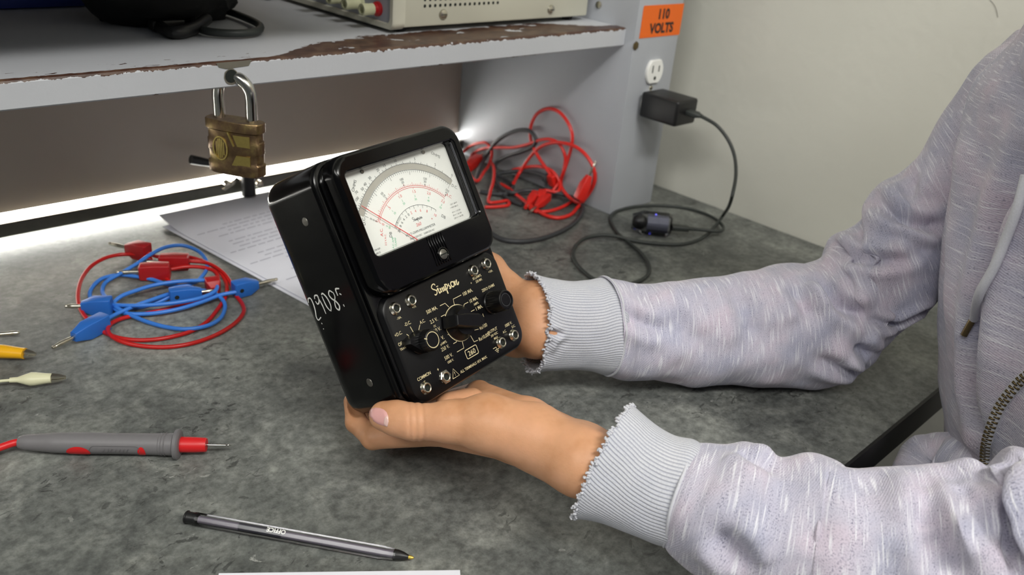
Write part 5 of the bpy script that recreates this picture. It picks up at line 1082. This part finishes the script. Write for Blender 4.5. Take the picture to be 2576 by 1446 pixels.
def wrinkle(V, F, n, folds, amp=.0016, sc_=22, seed=0.0, zfloor=None, st_=(1, 1, 1), fk=2.3):
    N, F = outward(V, F, n)
    bvh = BVHTree.FromPolygons([Vector(v) for v in V], F); dsp = np.zeros(len(V))
    for i, v in enumerate(V):
        q = Vector((v[0] * st_[0], v[1] * st_[1], v[2] * st_[2])) * sc_; dsp[i] += amp * noise.noise(q + Vector((seed, 0, 0))) + amp * .45 * noise.noise(q * 2.3 + Vector((0, seed, 0)))
    for pts, w, dpt in folds:
        dpt *= fk
        Pw = [hit(bvh, *p)[0] for p in pts]; Pw = [np.array(p) for p in Pw if p is not None]
        if len(Pw) < 2: continue
        C = catmull(Pw, 6); L = len(C)
        D = np.full(len(V), 9.); tt = np.zeros(len(V))
        for j in range(L - 1):
            ab = C[j + 1] - C[j]; t = np.clip(((V - C[j]) @ ab) / (ab @ ab + 1e-12), 0, 1); dd = np.linalg.norm(V - (C[j] + t[:, None] * ab), axis=1); mk = dd < D; D[mk] = dd[mk]; tt[mk] = (j + t[mk]) / (L - 1)
        env = np.clip(np.minimum(tt, 1 - tt) * 5, 0, 1) * .8 + .2
        dsp += -dpt * env * np.exp(-(D / w) ** 2) + dpt * .6 * env * np.exp(-((D - 1.9 * w) / (1.2 * w)) ** 2)
    V = V + N * dsp[:, None]
    if zfloor is not None: V[:, 2] = np.maximum(V[:, 2], zfloor)
    return V, F
far = [((1512, 700), (1524, 942), .712, .80), ((1560, 708), (1562, 952), .718, .85), ((1620, 712), (1620, 958), .722, .9), ((1700, 706), (1700, 966), .730, .9), ((1780, 700), (1780, 971), .737, .9), ((1850, 688), (1858, 974), .743, .9), ((1920, 672), (1945, 975), .748, .9),
((1985, 660), (2045, 974), .752, .9), ((2035, 654), (2098, 964), .754, .9), ((2078, 634), (2140, 946), .754, .9), ((2092, 598), (2182, 916), .753, .9), ((2132, 574), (2216, 880), .750, .9), ((2164, 548), (2244, 852), .747, .9), ((2178, 502), (2272, 826), .743, .9), ((2214, 464), (2318, 790), .738, .9),
       ((2262, 442), (2372, 730), .731, .9), ((2312, 388), (2424, 640), .720, .9), ((2352, 322), (2475, 530), .708, .95), ((2402, 232), (2530, 420), .695, 1.0), ((2465, 150), (2600, 340), .685, 1.0), ((2560, 75), (2690, 270), .68, 1.0)]
Vf, Ff, Bf, nf = sleeve(far)
folds_far = [([(2172, 448), (2200, 500), (2260, 545), (2320, 568), (2375, 570)], .0055, .0050), ([(2090, 600), (2130, 640), (2200, 655), (2300, 650)], .005, .0040), ([(2025, 648), (2062, 700), (2110, 765), (2190, 800)], .006, .0042),
             ([(1950, 665), (1995, 720), (2040, 800)], .007, .0034), ([(2150, 870), (2185, 898), (2235, 880)], .006, .0052), ([(2190, 806), (2250, 812), (2310, 785), (2345, 765)], .0035, .0035), ([(1535, 760), (1590, 800), (1690, 840)], .006, .0022),
             ([(2165, 515), (2240, 590), (2340, 640)], .006, .0030), ([(2330, 360), (2300, 440), (2290, 500)], .006, .0025), ([(1600, 712), (1680, 790), (1760, 870)], .009, .0020), ([(1820, 700), (1870, 780), (1900, 860)], .009, .0022), ([(2060, 900), (2120, 930), (2170, 925)], .006, .003)]
Vf, Ff = wrinkle(Vf, Ff, nf, folds_far, .0040, 22, 1.0, .0012)
near = [((1742, 1106), (1664, 1372), .511, .82), ((1775, 1110), (1690, 1400), .509, .88), ((1820, 1114), (1735, 1425), .506, .9), ((1870, 1112), (1790, 1455), .502, .9), ((1925, 1132), (1850, 1485), .499, .9), ((1962, 1155), (1895, 1505), .496, .9), ((2030, 1150), (1970, 1530), .492, .9), ((2080, 1158), (2030, 1555), .489, .9), ((2130, 1180), (2110, 1580), .483, .9), ((2260, 1184), (2240, 1615), .478, .9),
        ((2370, 1184), (2370, 1645), .472, .9), ((2440, 1164), (2450, 1660), .468, .9), ((2490, 1180), (2530, 1665), .465, .9), ((2545, 1126), (2610, 1660), .461, .9), ((2600, 1132), (2690, 1640), .456, .9), ((2680, 1095), (2800, 1600), .448, .9), ((2840, 1010), (3010, 1480), .430, .9), ((3060, 880), (3260, 1320), .405, .92), ((3400, 640), (3620, 1060), .372, .95)]
Vn, Fn, Bn, nn_ = sleeve(near)
folds_near = [([(2395, 1195), (2440, 1260), (2500, 1340), (2550, 1430)], .007, .0045), ([(2320, 1200), (2340, 1270), (2320, 1340)], .007, .0028), ([(2340, 1330), (2370, 1390), (2400, 1440)], .008, .0042), ([(1800, 1330), (1850, 1390), (1880, 1440)], .007, .0035),
              ([(2552, 1150), (2548, 1250), (2555, 1350), (2560, 1440)], .004, .0050), ([(2450, 1180), (2500, 1240), (2530, 1330)], .006, .0035), ([(1990, 1165), (2040, 1280), (2050, 1400)], .014, .0022), ([(2150, 1190), (2200, 1300), (2210, 1420)], .014, .0025), ([(1860, 1120), (1905, 1150), (1960, 1175)], .006, .0020)]
Vn, Fn = wrinkle(Vn, Fn, nn_, folds_near, .0040, 22, 5.0)
# trunk of the hoodie
ST = [(-.30, .205, .165, -.010), (-.24, .200, .160, -.008), (-.16, .188, .146, 0), (-.06, .180, .132, 0), (.04, .178, .126, 0), (.13, .180, .122, .0), (.20, .180, .112, 0), (.25, .168, .098, 0), (.285, .142, .086, 0), (.315, .100, .074, .004), (.335, .075, .066, .008)]
S = catmull(np.array(ST), 10); nT = 260; V = []; Bt = []
for z, a, b, o in S:
    for k in range(nT):
        t = 2 * PI * k / nT; ex = 2 / 2.3; x = a * math.copysign(abs(math.cos(t)) ** ex, math.cos(t)); y = b * math.copysign(abs(math.sin(t)) ** ex, math.sin(t)) + o
        V.append(TC / 1000 * [1, 1, 0] + Lv * x + Fv * y + [0, 0, z] + RXV * lean(z)); Bt.append((z, t * .16, 0))
F = [[i * nT + k, i * nT + (k + 1) % nT, (i + 1) * nT + (k + 1) % nT, (i + 1) * nT + k] for i in range(len(S) - 1) for k in range(nT)]
folds_t = [([(2574, 395), (2535, 480), (2505, 560), (2486, 640), (2468, 740), (2458, 850), (2456, 960), (2466, 1060), (2480, 1140)], .0085, .0100), ([(2440, 300), (2425, 420), (2405, 560), (2395, 700), (2390, 900)], .018, -.0050), ([(2576, 560), (2540, 700), (2520, 850), (2510, 980)], .012, -.0040), ([(2400, 1080), (2440, 1140), (2490, 1165)], .006, .004)]
Vt, Ft = wrinkle(np.array(V), F, nT, folds_t, .0032, 14, 9.0, fk=1.3)
def sh_sd(X):
    c_in = TC + [0, 0, 235] - RXV * 45; return smin(cone_sd(X, LS, lerp(LS, c_in, .62), 54, 60), cone_sd(X, LS, lerp(LS, LE, .22), 54, 46), 20)
Vs, Fs = surfnet(sh_sd, *bounds(LS, lerp(LS, TC + [0, 0, 235], .7), lerp(LS, LE, .3), pad=95), 4.0); Vs = Vs / 1000
g = G(); g.add(Vf, Ff); g.add(Vn, Fn); g.add(Vt, Ft); g.add(Vs, Fs)
hoodie = g.build('hoodie', 'fab', person, angle=None, fab=np.vstack([Bf, Bn, np.array(Bt), np.c_[Vs[:, 2], Vs[:, 0] - Vs[:, 1], Vs[:, 0] * 0]]))
# cuffs
def cuff(name, st, seed, jag=.0022, mouth=None, folds=()):
    V, F, B, n = sleeve(st, 220, 9); rows = len(V) // n; N, F = outward(V, F, n)
    Vg = V.reshape(rows, n, 3); Bg = B.reshape(rows, n, 3); Ax = Vg[0].mean(0) - Vg[1].mean(0); Ax /= np.linalg.norm(Ax)
    if mouth is not None:
        for i in range(rows):
            t = max(0, 1 - i / (rows * .75)); Vg[i] += np.array([mouth(2 * PI * k / n) for k in range(n)])[:, None] * Ax * t ** 2
    for k in range(n):     # frayed rim
        j = jag * (noise.noise(Vector((k * .9, seed, 0))) + .8 * noise.noise(Vector((k * .31, seed, 4))))
        Vg[0][k] += Ax * j; Vg[1][k] += Ax * j * .5; Vg[0][k] += N[k] * .0006 * noise.noise(Vector((k * 1.7, 3, seed)))
    Vo, F = wrinkle(Vg.reshape(-1, 3), F, n, folds, .0014, 30, seed, fk=1.0)
    Vg = Vo.reshape(rows, n, 3); N = normals(Vo, F); cen = Vg.mean(1)
    if (N * (Vo - np.repeat(cen, n, 0))).sum() < 0: N = -N
    Ng = N.reshape(rows, n, 3); dep = int(rows * .8); inner = Vg[:dep] - Ng[:dep] * .0022; Vi = inner.reshape(-1, 3); k0 = len(Vo)
    F2 = list(F); 
    for i in range(dep - 1):
        for k in range(n): f = F[i * n + k]; F2.append([q + k0 for q in f][::-1])
    e = F[0]; flip = (e[0] == 0)
    for k in range(n):
        q = [k, (k + 1) % n, k0 + (k + 1) % n, k0 + k]; F2.append(q[::-1] if flip else q)
    g = G(); g.add(np.vstack([Vo, Vi]), F2); o = g.build(name, 'cuff', hoodie, angle=None, fab=np.vstack([B, Bg[:dep].reshape(-1, 3)]))
    # loose threads on the rim
    g = G(); rnd = random.Random(int(seed * 10))
    for k in range(n):
        if rnd.random() < .75:
            p = Vg[0][k] + Ax * -.0006; q = p + Ax * (.0006 + .0014 * rnd.random()) + np.array([rnd.uniform(-1, 1) for _ in range(3)]) * .0008; r_ = q - Ax * .0004 + np.array([rnd.uniform(-1, 1) for _ in range(3)]) * .0014
            g.add(*tube([p, q, r_], [.0008, .0008, .0005], 5, 3))
    th = g.build('frayed_threads', 'cord', o, angle=None); th['kind'] = 'stuff'
    return o
cf = [((1352, 688), (1340, 938), .690, .78), ((1385, 700), (1375, 934), .694, .78), ((1430, 704), (1425, 929), .700, .78), ((1475, 704), (1478, 930), .707, .78), ((1514, 700), (1526, 943), .7125, .80), ((1540, 724), (1552, 920), .7165, .74)]
cuff('cuff', cf, 2.0, .0030, lambda a: .006 * max(0, math.cos(a)) ** 3, [([(1350, 828), (1385, 836), (1415, 842)], .0022, .0042), ([(1420, 840), (1395, 870), (1370, 900)], .003, -.0022)])
cn = [((1592, 1018), (1450, 1302), .524, .80), ((1618, 1040), (1495, 1312), .521, .80), ((1650, 1066), (1550, 1330), .518, .80), ((1695, 1092), (1610, 1352), .514, .80), ((1744, 1106), (1666, 1373), .511, .82), ((1775, 1134), (1700, 1364), .5095, .76)]
cuff('cuff', cn, 6.0, .0018, lambda a: .0)
# seams where the cuffs meet the sleeves
for V_, n_ in ((Vf, nf), (Vn, nn_)):
    P = V_[n_ * 1:n_ * 2]; c = P.mean(0); P = [c + (p - c) * 1.006 for p in P[::5]]; P.append(P[0]); g = G(); g.add(*tube(P, .0011, 8, 5)); g.build('cuff_seam', 'cord', hoodie, angle=None)
tb = BVHTree.FromPolygons([Vector(v) for v in Vt], Ft)
def onbody(pts, lift): 
    out = []
    for p in pts:
        h_, n_ = hit(tb, *p)
        if h_ is not None: out.append(np.array(h_) + np.array(n_) * lift * (1 if Vector(ray(*p)).dot(n_) < 0 else -1))
    return out
dc = onbody([(2600, 440), (2572, 520), (2540, 600), (2510, 670), (2482, 735), (2452, 796)], .0042)
g = G(); g.add(*tube(dc, .0031, 12, 8)); cdw = g.build('drawcord', 'cord', hoodie)
ti = onbody([(2452, 794), (2440, 815), (2428, 838)], .0035); g = G(); g.add(*tube(ti, .0024, 12, 4)); g.build('metal_tip', 'bronze', cdw, angle=40)
zpx = [(2600, 935), (2570, 958), (2545, 985), (2520, 1020), (2500, 1060), (2488, 1105), (2482, 1150), (2482, 1200)]
zp = catmull(onbody(zpx, .0016), 10); g = G(); T = np.gradient(zp, axis=0); T /= np.linalg.norm(T, axis=1)[:, None]; s = np.r_[0, np.cumsum(np.linalg.norm(np.diff(zp, axis=0), axis=1))]
nteeth = int(s[-1] / .0023)
tp = onbody(zpx, .0003); g.add(*tube(tp, .0042, 8, 8)); zipo = g.build('zipper_tape', 'cord', hoodie)
g = G()
for i in range(nteeth):
    t = (i + .5) * .0023; p = np.array([np.interp(t, s, zp[:, j]) for j in range(3)]); tt = np.array([np.interp(t, s, T[:, j]) for j in range(3)]); vw = -ray(2520, 1050); V, F = box((0, (.0012 if i % 2 else -.0012), .0024), (.0013, .0040, .0020), .0003, 1); g.add(V, F, frame(p, tt, vw))
g.build('zipper_teeth', 'bronze', zipo, angle=40)
# hood behind the neck
g = G(); hc = TC / 1000 * [1, 1, 0] + [0, 0, .315] - RXV * .082
g.add(*tube([hc + Lv * .085 * math.cos(a) + Fv * (-.02 + .075 * math.sin(a)) + np.array([0, 0, .018 * (1 - math.sin(a))]) for a in np.linspace(-.35 * PI, 1.35 * PI, 11)][::1] , [.020, .024, .026, .026, .024, .034, .024, .026, .026, .024, .020], 24, 6)); V_ = g.v(); g.build('hood', 'fab', hoodie, angle=None, fab=np.c_[V_[:, 2], V_[:, 0] + V_[:, 1], V_[:, 0] * 0])

hm = [pd(2300, 1215, .70), pd(2345, 1165, .70), pd(2395, 1165, .69), pd(2450, 1190, .67), pd(2520, 1210, .65)]
g = G(); V, F = tube(hm, [.018, .024, .028, .032, .030], 60, 12); V = np.array(V)
V, F = wrinkle(V, [f for f in F if len(f) == 4], 60, [], .006, 30, 4.0)
n_ = 60; rows = len(V) // n_; sv = np.repeat(np.arange(rows) * .003, n_); g.add(V, F); g.build('hem', 'fab', hoodie, angle=None, fab=np.c_[sv, np.tile(np.arange(n_) * .003, rows), sv * 0])

# stool carrying the person, below the frame
sc_ = (TC + RXV * 148) / 1000; st_o = thing('stool', 'black round stool under the seated person', 'stool', (sc_[0], sc_[1], -.76))
for nm, prof_, mt_ in (('seat', [(.0, -.395), (.150, -.395), (.168, -.385), (.172, -.360), (.160, -.345), (0, -.342)], 'black'), ('pole', [(.022, -.735), (.022, -.395)], 'darksteel'), ('base', [(0, -.759), (.20, -.759), (.20, -.748), (.05, -.735), (0, -.735)], 'black')):
    g = G(); g.add(*lathe(prof_, 48), Matrix.Translation((sc_[0], sc_[1], 0))); g.build(nm, mt_, st_o, angle=40)
